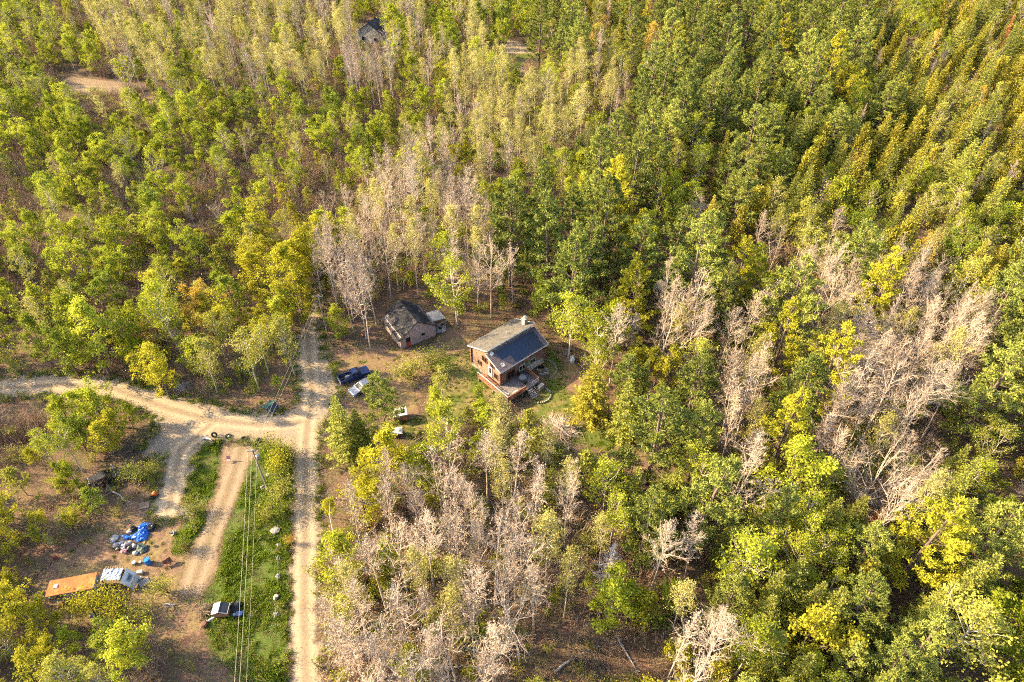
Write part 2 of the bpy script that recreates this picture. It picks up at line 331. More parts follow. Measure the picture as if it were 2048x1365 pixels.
sheet('gravel_road', [P_ROAD], 0.020, M_ROAD, lane=LANES)
sheet('gravel_clearing', [[(985, 75), (1030, 82), (1070, 98), (1085, 118), (1070, 150), (1030, 150), (1010, 110), (980, 95)]], 0.008, M_ROAD, cell=1.0, lane=[[(990, 85), (1060, 110)]])
sheet('clearing_grass', [[(1020, 108), (1085, 108), (1095, 128), (1030, 136)]], 0.012, M_LAWN, cell=1.0)
sheet('old_skid_trail', [[(60, 165), (150, 155), (250, 165), (255, 190), (150, 192), (60, 185)]], 0.008, M_TRACK, cell=1.0, lane=[[(60, 175), (255, 178)]])

# ------------------------------------------------------------------ materials for built things
M_LOG = pmat('red_brown_log', (0.23, 0.122, 0.085), (0.14, 0.07, 0.05), 1.2, 0.75, c3=(0.33, 0.21, 0.15), stretch=(1, 1, 3))
M_LOGEND = pmat('dark_log_end', (0.20, 0.085, 0.05), (0.12, 0.05, 0.03), 3, 0.8)
M_TAN = pmat('tan_boards', (0.34, 0.215, 0.09), (0.24, 0.145, 0.065), 2, 0.8)
M_SAGE = pmat('faded_green_paint', (0.19, 0.22, 0.15), (0.12, 0.14, 0.10), 2, 0.8)
M_SHINGLE = pmat('grey_brown_shingles', (0.105, 0.092, 0.075), (0.072, 0.062, 0.052), 1.1, 0.95, 0.02, c3=(0.14, 0.122, 0.10))
M_DARKROOF = pmat('maroon_grey_shingles', (0.13, 0.10, 0.105), (0.09, 0.07, 0.078), 2.5, 0.8)
M_SOLAR = pmat('solar_glass', (0.008, 0.018, 0.048), (0.007, 0.016, 0.044), 0.8, 0.35, spec=0.5)
M_FRAME = pmat('dark_panel_frame', (0.03, 0.035, 0.05), None, 2, 0.5)
M_WHITE = pmat('white_paint', (0.58, 0.56, 0.53), (0.42, 0.40, 0.375), 2.0, 0.55)
M_GLASS = pmat('dark_window_glass', (0.012, 0.014, 0.018), (0.006, 0.007, 0.01), 0.7, 0.08, spec=0.6)
M_CONC = pmat('pale_concrete', (0.33, 0.31, 0.28), (0.22, 0.205, 0.185), 1.5, 0.9, 0.01)
M_DECK = pmat('grey_deck_boards', (0.20, 0.17, 0.155), (0.12, 0.10, 0.095), 3, 0.85)
M_CEDARB = pmat('red_brown_boards', (0.33, 0.15, 0.085), (0.20, 0.085, 0.05), 2.5, 0.8)
M_WEATH = pmat('weathered_pinkish_planks', (0.37, 0.265, 0.23), (0.25, 0.17, 0.15), 2.2, 0.9, c3=(0.46, 0.36, 0.32), stretch=(3, 3, 0.4))
M_BLACKSH = pmat('charred_black_shingles', (0.014, 0.014, 0.018), (0.006, 0.006, 0.009), 0.55, 0.9, 0.03, c3=(0.12, 0.10, 0.092))
M_GALV = pmat('galvanised_metal', (0.36, 0.36, 0.37), (0.22, 0.21, 0.21), 1.5, 0.45, metal=0.3)
M_RUSTROOF = pmat('rust_orange_roof', (0.42, 0.115, 0.022), (0.28, 0.07, 0.016), 0.9, 0.8, c3=(0.50, 0.22, 0.08))
M_CAMPER = pmat('dirty_white_siding', (0.46, 0.41, 0.34), (0.30, 0.26, 0.21), 1.4, 0.7)
M_SILVER = pmat('silver_blue_tarp', (0.27, 0.31, 0.38), (0.19, 0.225, 0.29), 1.2, 0.5)
M_BLUET = pmat('blue_tarpaulin', (0.015, 0.13, 0.50), (0.008, 0.07, 0.32), 1.6, 0.45)
M_GREYT = pmat('grey_tarpaulin', (0.33, 0.32, 0.32), (0.20, 0.19, 0.19), 2, 0.6)
M_GREENT = pmat('dark_green_tarpaulin', (0.03, 0.055, 0.05), (0.015, 0.03, 0.03), 2, 0.6)
M_BARREL = pmat('blue_plastic', (0.015, 0.19, 0.60), (0.01, 0.13, 0.45), 2, 0.4)
M_ORANGE = pmat('orange_plastic', (0.75, 0.12, 0.015), (0.55, 0.08, 0.01), 2, 0.5)
M_RED = pmat('faded_red_paint', (0.40, 0.07, 0.05), None, 2, 0.6)
M_PINK = pmat('faded_pink_plastic', (0.50, 0.22, 0.24), None, 2, 0.6)
M_BLACK = pmat('black_plastic', (0.016, 0.016, 0.018), (0.008, 0.008, 0.009), 2, 0.45)
M_RUBBER = pmat('tyre_rubber', (0.025, 0.024, 0.023), None, 3, 0.85)
M_CHROME = pmat('dull_chrome', (0.5, 0.5, 0.5), (0.35, 0.35, 0.35), 2, 0.3, metal=0.8)
M_BLUECAR = pmat('navy_car_paint', (0.007, 0.028, 0.11), (0.006, 0.022, 0.085), 1.5, 0.25, spec=0.6)
M_DARKCAR = pmat('black_car_paint', (0.02, 0.018, 0.018), (0.012, 0.011, 0.011), 1.5, 0.35, spec=0.5)
M_SILVCAR = pmat('silver_car_paint', (0.30, 0.30, 0.31), (0.25, 0.25, 0.26), 1.5, 0.3, metal=0.4)
M_LAMP = pmat('lamp_glass', (0.55, 0.55, 0.52), None, 2, 0.2)
M_TAIL = pmat('red_lamp_glass', (0.35, 0.02, 0.02), None, 2, 0.3)
M_WOOD = pmat('bare_timber', (0.30, 0.21, 0.135), (0.19, 0.13, 0.085), 3, 0.85)
M_GREYWOOD = pmat('grey_pallet_wood', (0.34, 0.30, 0.27), (0.22, 0.19, 0.17), 3, 0.9)
M_STONE = pmat('field_stone', (0.28, 0.25, 0.215), (0.15, 0.135, 0.115), 2.5, 0.9, 0.02)
M_GREENP = pmat('green_painted_wood', (0.06, 0.14, 0.10), (0.03, 0.08, 0.06), 2.5, 0.7)
M_POLE = pmat('utility_pole_wood', (0.34, 0.27, 0.19), (0.24, 0.18, 0.13), 2, 0.9)
M_WIRE = pmat('aluminium_wire', (0.26, 0.235, 0.17), None, 2, 0.5)
M_RUBBISH = pmat('mixed_rubbish', (0.40, 0.33, 0.31), (0.16, 0.12, 0.12), 2.5, 0.7, c3=(0.6, 0.55, 0.52))

# ------------------------------------------------------------------ the log house
HA = math.radians(41.3); HC = (-1.75, 75.3)
house = thing('log_house', 'two-storey log house with split shed roofs, solar panels and a wooden deck', 'house', (HC[0], HC[1], 0), HA)
HL, HW = 9.2, 7.4
fd = MB(); fd.b(0.05, HL - 0.05, 0.05, HW - 0.05, -0.1, 0.55); part('foundation', fd, M_CONC, house)
def yfront(z): return 0.0 if z < 4.05 else (z - 4.05) / 1.3 * 3.0
def yback(z): return HW if z < 4.4 else HW - (z - 4.4) / 1.85 * 4.4
LG = 0.27
for nm, x in (('left', 0.13), ('right', HL - 0.13)):
    w = MB(); z = 0.55 + LG / 2
    while z < 6.15:
        y0, y1 = yfront(z + LG / 2), yback(z + LG / 2)
        if z > 5.3: y0 = 3.0
        ex = 0.22 if z < 3.9 else -0.1
        if y1 - y0 > 0.2: w.tube([[x, y0 - ex, z], [x, y1 + (ex if z < 4.2 else -0.1), z]], LG / 2 * 1.04, 8)
        z += LG
    part('log_wall', w, M_LOG, house, kind='stuff')['label'] = 'sunlit gable wall of stacked logs' if nm == 'left' else 'far gable wall of stacked logs'
for nm, y, ztop, x0 in (('front', 0.13, 3.95, 0), ('back', HW - 0.13, 4.3, 0)):
    w = MB(); z = 0.55 + LG
    while z < ztop:
        w.tube([[-0.22, y, z], [HL + 0.22, y, z]], LG / 2 * 1.04, 8); z += LG
    part('log_wall', w, M_LOG, house, kind='stuff')['label'] = nm + ' eave wall of stacked logs'
cw = MB(); cw.b(0.1, HL - 0.1, 2.98, 3.14, 5.0, 6.25); part('clerestory_wall', cw, M_TAN, house)
# gable infill boards behind the logs, under the roof line
for x in (0.10, HL - 0.10):
    g = MB(); prof = [(0.2, 0.5), (HW - 0.2, 0.5), (HW - 0.2, 4.36), (3.05, 6.18), (3.05, 5.32), (0.2, 4.08)]
    v0 = [(x - 0.06, a, b_) for a, b_ in prof]; v1 = [(x + 0.06, a, b_) for a, b_ in prof]; g.add(v0, [list(range(6))]); g.add(v1[::-1], [list(range(6))])
    n = 6; g.add(v0 + v1, [[i, (i + 1) % n, (i + 1) % n + n, i + n] for i in range(n)]); part('gable_infill', g, M_TAN, house)
def roof_slab(name, x0, x1, ya, za, yb, zb, th, mat, fascia=True):
    r = MB(); v = [(x0, ya, za), (x1, ya, za), (x1, yb, zb), (x0, yb, zb)]; d = (0, 0, -th)
    v2 = [(a, b_, c - th) for a, b_, c in v]; r.add(v + v2, [[0, 1, 2, 3], [7, 6, 5, 4], [0, 4, 5, 1], [1, 5, 6, 2], [2, 6, 7, 3], [3, 7, 4, 0]])
    o = part(name, r, mat, house)
    if fascia:
        for (xa, y0_, z0_, xb, y1_, z1_) in ((x0, ya, za, x1, ya, za), (x0, yb, zb, x1, yb, zb), (x0, ya, za, x0, yb, zb), (x1, ya, za, x1, yb, zb)):
            f = MB(); out = 0.035
            dy = 0 if y0_ != y1_ else (-out if y0_ == min(ya, yb) else out); dx = 0 if xa != xb else (-out if xa == x0 else out)
            f.tube([[xa + dx, y0_ + dy, z0_ - th * 0.5 + 0.02], [xb + dx, y1_ + dy, z1_ - th * 0.5 + 0.02]], 0.085, 4); part('fascia', f, M_WHITE, o)
    return o
rf = roof_slab('upper_roof', -0.45, HL + 0.5, 2.72, 6.45, HW + 0.2, 4.40, 0.16, M_SHINGLE)
rsH = np.random.default_rng(31)
def courses(parent, x0, x1, ya, za, yb, zb, n, mat):
    '''overlapping shingle rows laid on a roof slope, from the eave (yb, zb) up to (ya, za)'''
    for k in range(n):
        m_ = MB(); f0, f1 = k / n, min(1.0, (k + 1.1) / n); x = x0
        while x < x1 - 0.05:
            x2 = min(x + rsH.uniform(0.6, 1.3), x1); lf = 0.022 + rsH.uniform(0, 0.014); P0 = (yb + (ya - yb) * f0, zb + (za - zb) * f0); P1 = (yb + (ya - yb) * f1, zb + (za - zb) * f1)
            q = [(x, P0[0], P0[1] + lf + 0.008), (x2 - 0.006, P0[0], P0[1] + lf + 0.008), (x2 - 0.006, P1[0], P1[1] + 0.009), (x, P1[0], P1[1] + 0.009), (x, P0[0], P0[1] + 0.004), (x2 - 0.006, P0[0], P0[1] + 0.004)]
            fl = [[0, 1, 2, 3]] if ya > yb else [[3, 2, 1, 0]]; m_.add(q, fl); m_.add(q, [[4, 5, 1, 0]] if ya > yb else [[0, 1, 5, 4]]); x = x2
        part('shingle_course', m_, mat, parent, kind='stuff')
courses(rf, -0.44, HL + 0.49, 2.73, 6.446, HW + 0.19, 4.404, 20, M_SHINGLE)
v_ = MB(); v_.tube([[5.0, 4.4, 5.6], [5.0, 4.4, 6.35]], 0.06, 8); part('vent_pipe', v_, M_WHITE, rf)
lr = roof_slab('lower_roof', -0.45, HL + 0.5, -0.5, 4.18, 2.95, 5.60, 0.16, M_DARKROOF)
courses(lr, -0.44, HL + 0.49, 2.94, 5.596, -0.49, 4.184, 15, M_DARKROOF)
sl = math.atan2(1.42, 3.45)
def on_low(x, y, up=0.0): return (x, y - up * math.sin(sl), 4.18 + (y + 0.5) * 1.42 / 3.45 + up * math.cos(sl))
for row, (xs, ya, yb) in enumerate(((1.15, 1.09, 2.55), (2.95, -0.30, 1.085))):
    x = xs
    while x + 0.976 < HL + 0.35:
        p = MB(); q = [on_low(x, ya, 0.07), on_low(x + 0.976, ya, 0.07), on_low(x + 0.976, yb, 0.07), on_low(x, yb, 0.07)]; b_ = [on_low(x, ya, 0.02), on_low(x + 0.976, ya, 0.02), on_low(x + 0.976, yb, 0.02), on_low(x, yb, 0.02)]
        p.add(q + b_, [[0, 1, 2, 3], [7, 6, 5, 4], [0, 4, 5, 1], [1, 5, 6, 2], [2, 6, 7, 3], [3, 7, 4, 0]]); part('solar_panel', p, M_SOLAR, lr); x += 0.98
ch = MB(); ch.b(HL - 0.75, HL - 0.05, 3.9, 4.6, 5.2, 6.95); ch.b(HL - 0.82, HL + 0.02, 3.83, 4.67, 6.95, 7.08); co = part('chimney', ch, M_CONC, rf)
cc = MB(); cc.lathe([(0.0, 7.45), (0.28, 7.40), (0.28, 7.36), (0.13, 7.34), (0.13, 7.08)], (HL - 0.4, 4.25, 0), 10); part('chimney_cap', cc, M_GALV, rf)
for x, y in ((0.25, 2.4), (0.55, 0.15)):
    p0 = np.array(on_low(x, y)); d = MB(); d.lathe([(0.0, 0.0), (0.16, 0.03), (0.30, 0.12), (0.31, 0.13), (0.29, 0.13), (0.0, 0.02)], (0, 0, 0), 14)
    d.V = [v @ rotm(math.radians(50), 0, math.radians(-35)).T for v in d.V]; d.V = [v + p0 + [0, 0, 0.42] for v in d.V]
    o = part('satellite_dish', d, M_WHITE, house, True); m_ = MB(); m_.tube([p0, p0 + [0, 0, 0.45]], 0.025, 6); part('mast', m_, M_GALV, o)
def window(x0, x1, z0, z1, face='front', frame=M_WHITE, mull=1, y=0.0, parent=None):
    fr = MB(); gl = MB(); w = 0.09; dp = 0.10
    def P(a0, a1, b0, b1, t0, t1, m):
        if face == 'front': m.b(a0, a1, y - t1, y - t0, b0, b1)
        elif face == 'left': m.b(-t1, -t0, a0, a1, b0, b1)
    P(x0, x1, z0, z0 + w, 0, dp, fr); P(x0, x1, z1 - w, z1, 0, dp, fr); P(x0, x0 + w, z0 + w, z1 - w, 0, dp, fr); P(x1 - w, x1, z0 + w, z1 - w, 0, dp, fr)
    for k in range(mull):
        c = x0 + (x1 - x0) * (k + 1) / (mull + 1); P(c - w / 2, c + w / 2, z0 + w, z1 - w, 0, dp - 0.01, fr)
    P(x0 + w, x1 - w, z0 + w, z1 - w, 0.0, dp * 0.6, gl)
    o = part('window', fr, frame, parent or house); part('pane', gl, M_GLASS, o); return o
gp_ = MB(); gp_.b(3.5, 7.6, -0.03, 0.0, 0.6, 2.6); part('painted_panel', gp_, M_SAGE, house)
window(3.75, 5.05, 1.45, 2.5, y=-0.03); window(6.05, 7.35, 1.45, 2.5, y=-0.03)
window(3.7, 4.9, 3.15, 3.75, frame=M_LOGEND, mull=0); window(6.15, 7.4, 3.15, 3.75, frame=M_LOGEND, mull=0); window(1.2, 2.9, 1.05, 2.75, frame=M_LOGEND, mull=1)
for x in (1.45, 4.3, 7.2): window(x, x + 0.976, 5.55, 6.05, mull=1, y=2.98)
window(3.3, 4.5, 3.1, 4.3, 'left', M_LOGEND); window(4.7, 5.7, 1.6, 2.6, 'left', M_LOGEND); window(1.55, 2.45, 3.2, 4.2, 'left', M_LOGEND); window(0.7, 1.6, 1.4, 2.6, 'left', M_LOGEND, 0)
d_ = MB(); d_.b(-0.09, 0, 2.0, 2.95, 1.05, 3.05); do = part('door', d_, M_WHITE, house)
d_ = MB(); d_.b(-0.10, -0.085, 2.22, 2.72, 1.7, 2.85); part('pane', d_, M_GLASS, do); d_ = MB(); d_.lathe([(0, -0.05), (0.04, -0.03), (0.04, 0.03), (0, 0.05)], (-0.13, 2.85, 2.0), 8); part('handle', d_, M_CHROME, do)
bw = MB(); bw.b(7.0, HL, -0.06, 0.02, 0.0, 1.25); part('basement_wall', bw, M_WHITE, house)
for x in (5.55, 6.27):
    d_ = MB(); d_.b(x, x + 0.68, -0.09, -0.03, 0.02, 1.35); do = part('basement_door', d_, M_WHITE, house); d_ = MB(); d_.box((x + 0.6, -0.11, 0.7), (0.04, 0.04, 0.14)); part('handle', d_, M_GALV, do)
for x in (-0.13, HL + 0.13):      # log ends stepping out at the corners
    e = MB(); z = 0.55 + LG
    while z < 3.9: e.tube([[x - 0.12, -0.02, z], [x + 0.12, -0.02, z]], 0.15, 8); z += LG
    part('log_ends', e, M_LOGEND, house, kind='stuff')
# the deck: boards, posts, rails, steps
DZ = 0.95
dk = MB(); dk.b(-1.55, 5.0, -3.5, -0.12, DZ - 0.22, DZ - 0.05); deck = part('deck', dk, M_DECK, house)
y = -3.5
while y < -0.15:
    p = MB(); p.b(-1.55, 5.0, y + 0.01, y + 0.27, DZ - 0.045, DZ); part('board', p, M_DECK, deck); y += 0.28
wk = MB(); wk.b(-1.55, -0.3, -0.12, 3.9, DZ - 0.22, DZ - 0.05); walk = part('walkway', wk, M_CEDARB, house)
y = -0.10
while y < 3.85:
    p = MB(); p.b(-1.55, -0.3, y + 0.01, y + 0.24, DZ - 0.045, DZ); part('board', p, M_CEDARB, walk); y += 0.25
for (x, y) in ((-1.45, -3.4), (1.5, -3.4), (4.9, -3.4), (-1.45, 0.2), (-1.45, 3.7), (4.9, -1.0)):
    p = MB(); p.b(x - 0.07, x + 0.07, y - 0.07, y + 0.07, -0.1, DZ - 0.22); part('post', p, M_GREYWOOD, deck)
def rail(x0, y0, x1, y1, mat, solid=False, tmat=None):
    a, b_ = np.array([x0, y0, DZ]), np.array([x1, y1, DZ]); L = np.linalg.norm(b_ - a); n = max(2, int(L / 1.2) + 1); rz = math.atan2(y1 - y0, x1 - x0)
    r = MB(); r.box((a + b_) / 2 + [0, 0, 0.92], (L, 0.13, 0.05), rz); o = part('railing', r, tmat or mat, house)
    if solid:
        m = int(L / 0.17)
        for i in range(m):
            p = MB(); p.box(a + (b_ - a) * (i + 0.5) / m + [0, 0, 0.44], (0.155, 0.03, 0.88), rz); part('board', p, mat, o)
    else:
        for zz in (0.35, 0.63): p = MB(); p.box((a + b_) / 2 + [0, 0, zz], (L, 0.05, 0.07), rz); part('rail', p, mat, o)
    for i in range(n): p = MB(); p.box(a + (b_ - a) * i / (n - 1) + [0, 0, 0.44], (0.09, 0.09, 0.90), rz); part('post', p, mat, o)
rail(-1.52, 3.85, -1.52, -3.45, M_CEDARB, tmat=M_WHITE); rail(-1.5, -3.47, 2.2, -3.47, M_CEDARB, True); rail(3.5, -3.47, 4.95, -3.47, M_GREYWOOD); rail(4.97, -3.4, 4.97, -0.4, M_CEDARB, True)
st = MB(); st.tube([[2.35, -3.55, DZ - 0.05], [2.35, -5.0, 0.0]], 0.05, 4); st.tube([[3.35, -3.55, DZ - 0.05], [3.35, -5.0, 0.0]], 0.05, 4); stairs = part('stairs', st, M_GREYWOOD, house)
for i in range(5): p = MB(); p.b(2.3, 3.4, -3.85 - i * 0.28, -3.6 - i * 0.28, DZ - 0.23 - i * 0.18, DZ - 0.19 - i * 0.18); part('tread', p, M_GREYWOOD, stairs)
for x in (2.33, 3.37): p = MB(); p.tube([[x, -3.55, DZ + 0.8], [x, -5.0, 0.85]], 0.03, 6); p.tube([[x, -5.0, -0.02], [x, -5.0, 0.85]], 0.035, 6); part('handrail', p, M_GREYWOOD, stairs)
def hl(x, y, z=0.0):
    return (HC[0] + x * math.cos(HA) - y * math.sin(HA), HC[1] + x * math.sin(HA) + y * math.cos(HA), z)
# things on and beside the deck
g = thing('grill', 'black kettle grill on the shaded deck by the green wall', 'grill', hl(4.2, -0.9, DZ), HA)
m_ = MB(); m_.lathe([(0.0, 0.62), (0.2, 0.66), (0.3, 0.82), (0.2, 0.98), (0.0, 1.03)], k=14); part('bowl', m_, M_BLACK, g, True)
for a in (0, 2.1, 4.2): m_ = MB(); m_.tube([[0.1 * math.cos(a), 0.1 * math.sin(a), 0.7], [0.28 * math.cos(a), 0.28 * math.sin(a), 0]], 0.015, 5); part('leg', m_, M_GALV, g)
t_ = thing('patio_table', 'round light grey patio table in the middle of the deck', 'table', hl(3.2, -1.5, DZ), HA)
m_ = MB(); m_.lathe([(0, 0.68), (0.6, 0.68), (0.6, 0.72), (0, 0.72)], k=20); part('tabletop', m_, M_GALV, t_)
for a in (0.8, 2.4, 3.9, 5.5): m_ = MB(); m_.tube([[0.3 * math.cos(a), 0.3 * math.sin(a), 0.68], [0.45 * math.cos(a), 0.45 * math.sin(a), 0]], 0.02, 5); part('leg', m_, M_GALV, t_)
def chair(name, label, loc, rz, mat, group=None):
    c = thing(name, label, 'chair', loc, rz, group)
    m_ = MB(); m_.box((0, 0, 0.42), (0.48, 0.48, 0.05)); part('seat', m_, mat, c); m_ = MB(); m_.box((0, 0.25, 0.72), (0.48, 0.05, 0.56), tilt=(math.radians(-14), 0, 0)); part('backrest', m_, mat, c)
    for x in (-0.2, 0.2):
        for y in (-0.2, 0.2): m_ = MB(); m_.tube([[x, y, 0.42], [x * 1.2, y * 1.2, 0]], 0.02, 5); part('leg', m_, mat, c)
chair('patio_chair', 'dark patio chair on the deck, wall side of the round table', hl(3.3, -0.6, DZ), HA, M_BLACK); chair('patio_chair', 'dark patio chair on the deck, stair side of the round table', hl(2.9, -2.5, DZ), HA + 3.0, M_BLACK)
chair('patio_chair', 'white chair tipped towards the white-railed deck corner', hl(-0.9, -2.5, DZ), HA + 2, M_WHITE)
m_ = MB(); m_.box((0, 0, 0.26), (0.95, 0.55, 0.5)); m_.box((0, 0, 0.54), (1.0, 0.6, 0.06)); solo('storage_box', m_, M_GREYT, 'grey storage box at the sunny deck corner', 'box', hl(0.4, -3.1, DZ), HA)
m_ = MB(); m_.box((0, 0, 0.42), (1.05, 0.5, 0.8)); m_.box((0, 0, 0.85), (1.12, 0.58, 0.06)); solo('cupboard', m_, M_CAMPER, 'beige cupboard standing beside the deck stairs', 'cupboard', hl(4.7, -4.2, 0.0), HA + 0.15)
rngS = np.random.default_rng(5)
for nm, (cx, cy_), R, a0, a1, lab in (('a', (3.7, -5.0), 1.75, -2.4, 1.3, 'curved low stone wall around the bed below the deck stairs'), ('b', (7.9, -1.2), 2.3, -1.7, 1.25, 'curved low stone wall beside the basement doors')):
    w = thing('stone_border', lab, 'stone border', hl(cx, cy_), HA); n = int((a1 - a0) * R / 0.34)
    for i in range(n):
        a = a0 + (a1 - a0) * i / (n - 1); m_ = MB(); m_.lump((R * math.cos(a) + rngS.normal(0, 0.04), R * math.sin(a), 0.12), (0.2, 0.17, 0.17), rngS, (7, 5)); part('stone', m_, M_STONE, w)
for i, (x, y) in enumerate(((7.3, -1.0), (8.0, -0.7), (8.4, -1.6), (7.0, -2.0), (7.7, -2.3))):
    m_ = MB(); m_.box((0, 0, 0.15), (rngS.uniform(.4, .9), rngS.uniform(.3, .5), 0.3), top=(.9, .9)); solo('crate', m_, (M_GREYWOOD, M_BLACK, M_CONC, M_GALV, M_GREYWOOD)[i], ('grey wooden', 'black plastic', 'pale', 'metal', 'splintered grey')[i] + ' crate by the basement doors', 'crate', hl(x, y), rngS.uniform(0, 3))

# ------------------------------------------------------------------ the barn and its lean-to
B0 = np.array([-18.6, 84.55]); B1 = np.array([-13.1, 88.1]); bd = unit(np.append(B1 - B0, 0)); BA = math.atan2(bd[1], bd[0]); BW = float(np.linalg.norm(B1 - B0)); BL = 6.3
barn = thing('barn', 'weathered plank barn with patchy black shingled gable roof', 'barn', (B0[0], B0[1], 0), BA)
EH, PH = 2.45, 4.75
def plank_wall(label, pts, zfun, face):
    """vertical boards side by side, each its own piece"""
    hold = MB(); L = pts; n = int(L / 0.26); core = None
    o = None; rs = np.random.default_rng(int(L * 100))
    for i in range(n):
        a0, a1 = L * i / n + 0.008, L * (i + 1) / n - 0.008; h = min(zfun(a0), zfun(a1)); m_ = MB(); t = 0.03 + rs.uniform(0, 0.02)
        if face == 'front': m_.b(a0, a1, -t, 0.0, 0.02 + rs.uniform(0, .05), h)
        elif face == 'back': m_.b(a0, a1, BL, BL + t, 0.02, h)
        elif face == 'left': m_.b(-t, 0.0, a0, a1, 0.02 + rs.uniform(0, .05), h)
        else: m_.b(BW, BW + t, a0, a1, 0.02, h)
        part('plank', m_, M_WEATH, barn)
gz = lambda a: EH + (PH - EH) * (1 - abs(a - BW / 2) / (BW / 2)) - 0.06
c_ = MB(); c_.prism([(0.01, 0), (BW - 0.01, 0), (BW - 0.01, EH), (BW / 2, PH - 0.05), (0.01, EH)], 0.01, BL - 0.01); part('frame', c_, M_WEATH, barn)
plank_wall('', BW, gz, 'front'); plank_wall('', BW, gz, 'back'); plank_wall('', BL, lambda a: EH, 'left'); plank_wall('', BL, lambda a: EH, 'right')
for sgn in (-1, 1):
    r = MB(); x_e = -0.35 if sgn < 0 else BW + 0.35; ze = EH - 0.30; x_p = BW / 2; th = 0.12
    v = [(x_e, -0.35, ze), (x_p, -0.35, PH + 0.05), (x_p, BL + 0.35, PH + 0.05), (x_e, BL + 0.35, ze)]; v = v + [(a, b_, c - th) for a, b_, c in v]
    F_ = [[0, 1, 2, 3], [7, 6, 5, 4], [0, 4, 5, 1], [1, 5, 6, 2], [2, 6, 7, 3], [3, 7, 4, 0]]
    ro = part('roof_slope', r.add(v, F_ if sgn > 0 else [f[::-1] for f in F_]), M_BLACKSH, barn)
    rs = np.random.default_rng(9 + sgn)                                # shingle courses, a little uneven
    nrow = 13
    for k in range(nrow):
        m_ = MB(); f0, f1 = k / nrow, (k + 1.12) / nrow; y = -0.36
        while y < BL + 0.3:
            wd = rs.uniform(0.5, 1.1); y2 = min(y + wd - 0.02, BL + 0.37); lift = 0.025 + rs.uniform(0, 0.03)
            if rs.random() < 0.93:
                pa = np.array([x_e + (x_p - x_e) * f0, 0, ze + (PH + 0.05 - ze) * f0 + lift + 0.02]); pb = np.array([x_e + (x_p - x_e) * min(f1, 1.0), 0, ze + (PH + 0.05 - ze) * min(f1, 1.0) + 0.012])
                q = [(pa[0], y, pa[2]), (pb[0], y, pb[2]), (pb[0], y2, pb[2]), (pa[0], y2, pa[2]), (pa[0], y, pa[2] - lift), (pa[0], y2, pa[2] - lift)]
                m_.add(q, [[0, 1, 2, 3]]); m_.add(q, [[0, 3, 5, 4]])
            y += wd
        part('shingle_course', m_, M_BLACKSH, ro, kind='stuff')
d_ = MB(); d_.b(0.95, 1.75, -0.08, -0.052, 0.05, 1.0); do = part('door', d_, M_RED, barn); d_ = MB(); d_.b(0.95, 1.75, -0.078, -0.052, 1.0, 1.95); part('doorway_shade_panel', d_, M_BLACK, do); d_ = MB(); d_.box((1.66, -0.1, 0.9), (0.05, 0.04, 0.12)); part('handle', d_, M_GALV, do)  # upper doorway shade is painted: a black slab over the planks
fr = MB(); fr.b(3.75, 4.55, -0.09, -0.05, 1.1, 1.75); wo = part('window', fr, M_GREYWOOD, barn); gl = MB(); gl.b(3.83, 4.47, -0.1, -0.088, 1.18, 1.67); part('pane', gl, M_GLASS, wo)
lt = thing('lean_to', 'open lean-to with grey corrugated metal roof beside the barn', 'shed', (B0[0], B0[1], 0), BA)
for i in range(5):
    m_ = MB(); x0 = BW + 0.15; x1 = BW + 2.6; y0 = 1.0 + i * 0.55
    for k in range(5):
        ya, yb = y0 + k * 0.11, y0 + (k + 1) * 0.11 - 0.004; zz = 0.03 if k % 2 else 0.0
        m_.add([(x0, ya, 2.35 + zz), (x1, ya, 1.95 + zz), (x1, yb, 1.95 + 0.03 - zz), (x0, yb, 2.35 + 0.03 - zz)], [[0, 1, 2, 3]])
        m_.add([(x0, ya, 2.33 + zz), (x1, ya, 1.93 + zz), (x1, yb, 1.93 + 0.03 - zz), (x0, yb, 2.33 + 0.03 - zz)], [[3, 2, 1, 0]])
    part('roof_sheet', m_, M_GALV, lt)
for x, y, h in ((BW + 2.45, 1.15, 1.92), (BW + 2.45, 3.55, 1.92), (BW + 0.3, 1.15, 2.28), (BW + 0.3, 3.55, 2.28)): m_ = MB(); m_.b(x - .06, x + .06, y - .06, y + .06, 0, h); part('post', m_, M_GREYWOOD, lt)
m_ = MB(); m_.b(BW + 0.2, BW + 3.1, 0.92, 1.02, 1.3, 1.4); part('beam', m_, M_GREYWOOD, lt)
def bl(x, y, z=0.0): return (B0[0] + x * math.cos(BA) - y * math.sin(BA), B0[1] + x * math.sin(BA) + y * math.cos(BA), z)
for i, (x, y, s_, mt, lab) in enumerate(((BW + 0.9, 0.6, 0.5, M_GALV, 'crumpled grey scrap sheet in front of the lean-to'), (BW + 1.6, 0.3, 0.4, M_RUBBISH, 'heap of pale scrap at the lean-to corner'), (BW + 2.1, 0.9, 0.35, M_GREYT, 'grey bundle under the lean-to edge'), (BW + 1.2, 1.9, 0.5, M_GREYWOOD, 'stacked grey lumber under the lean-to roof'))):
    m_ = MB(); m_.lump((0, 0, s_ * 0.45), (s_ * 1.3, s_, s_ * 0.55), np.random.default_rng(40 + i), (9, 6), 0.35); solo('scrap_heap', m_, mt, lab, 'scrap', bl(x, y), i * 1.1)
p = at(727, 674); w = thing('log_pile', 'three dark logs lying left of the barn', 'logs', (p[0], p[1], 0), 0.6)
for i in range(3): m_ = MB(); m_.tube([[i * 0.36, 0, 0.17], [i * 0.36 + 0.1, 1.1, 0.17]], 0.16, 8); part('log', m_, M_LOGEND, w)

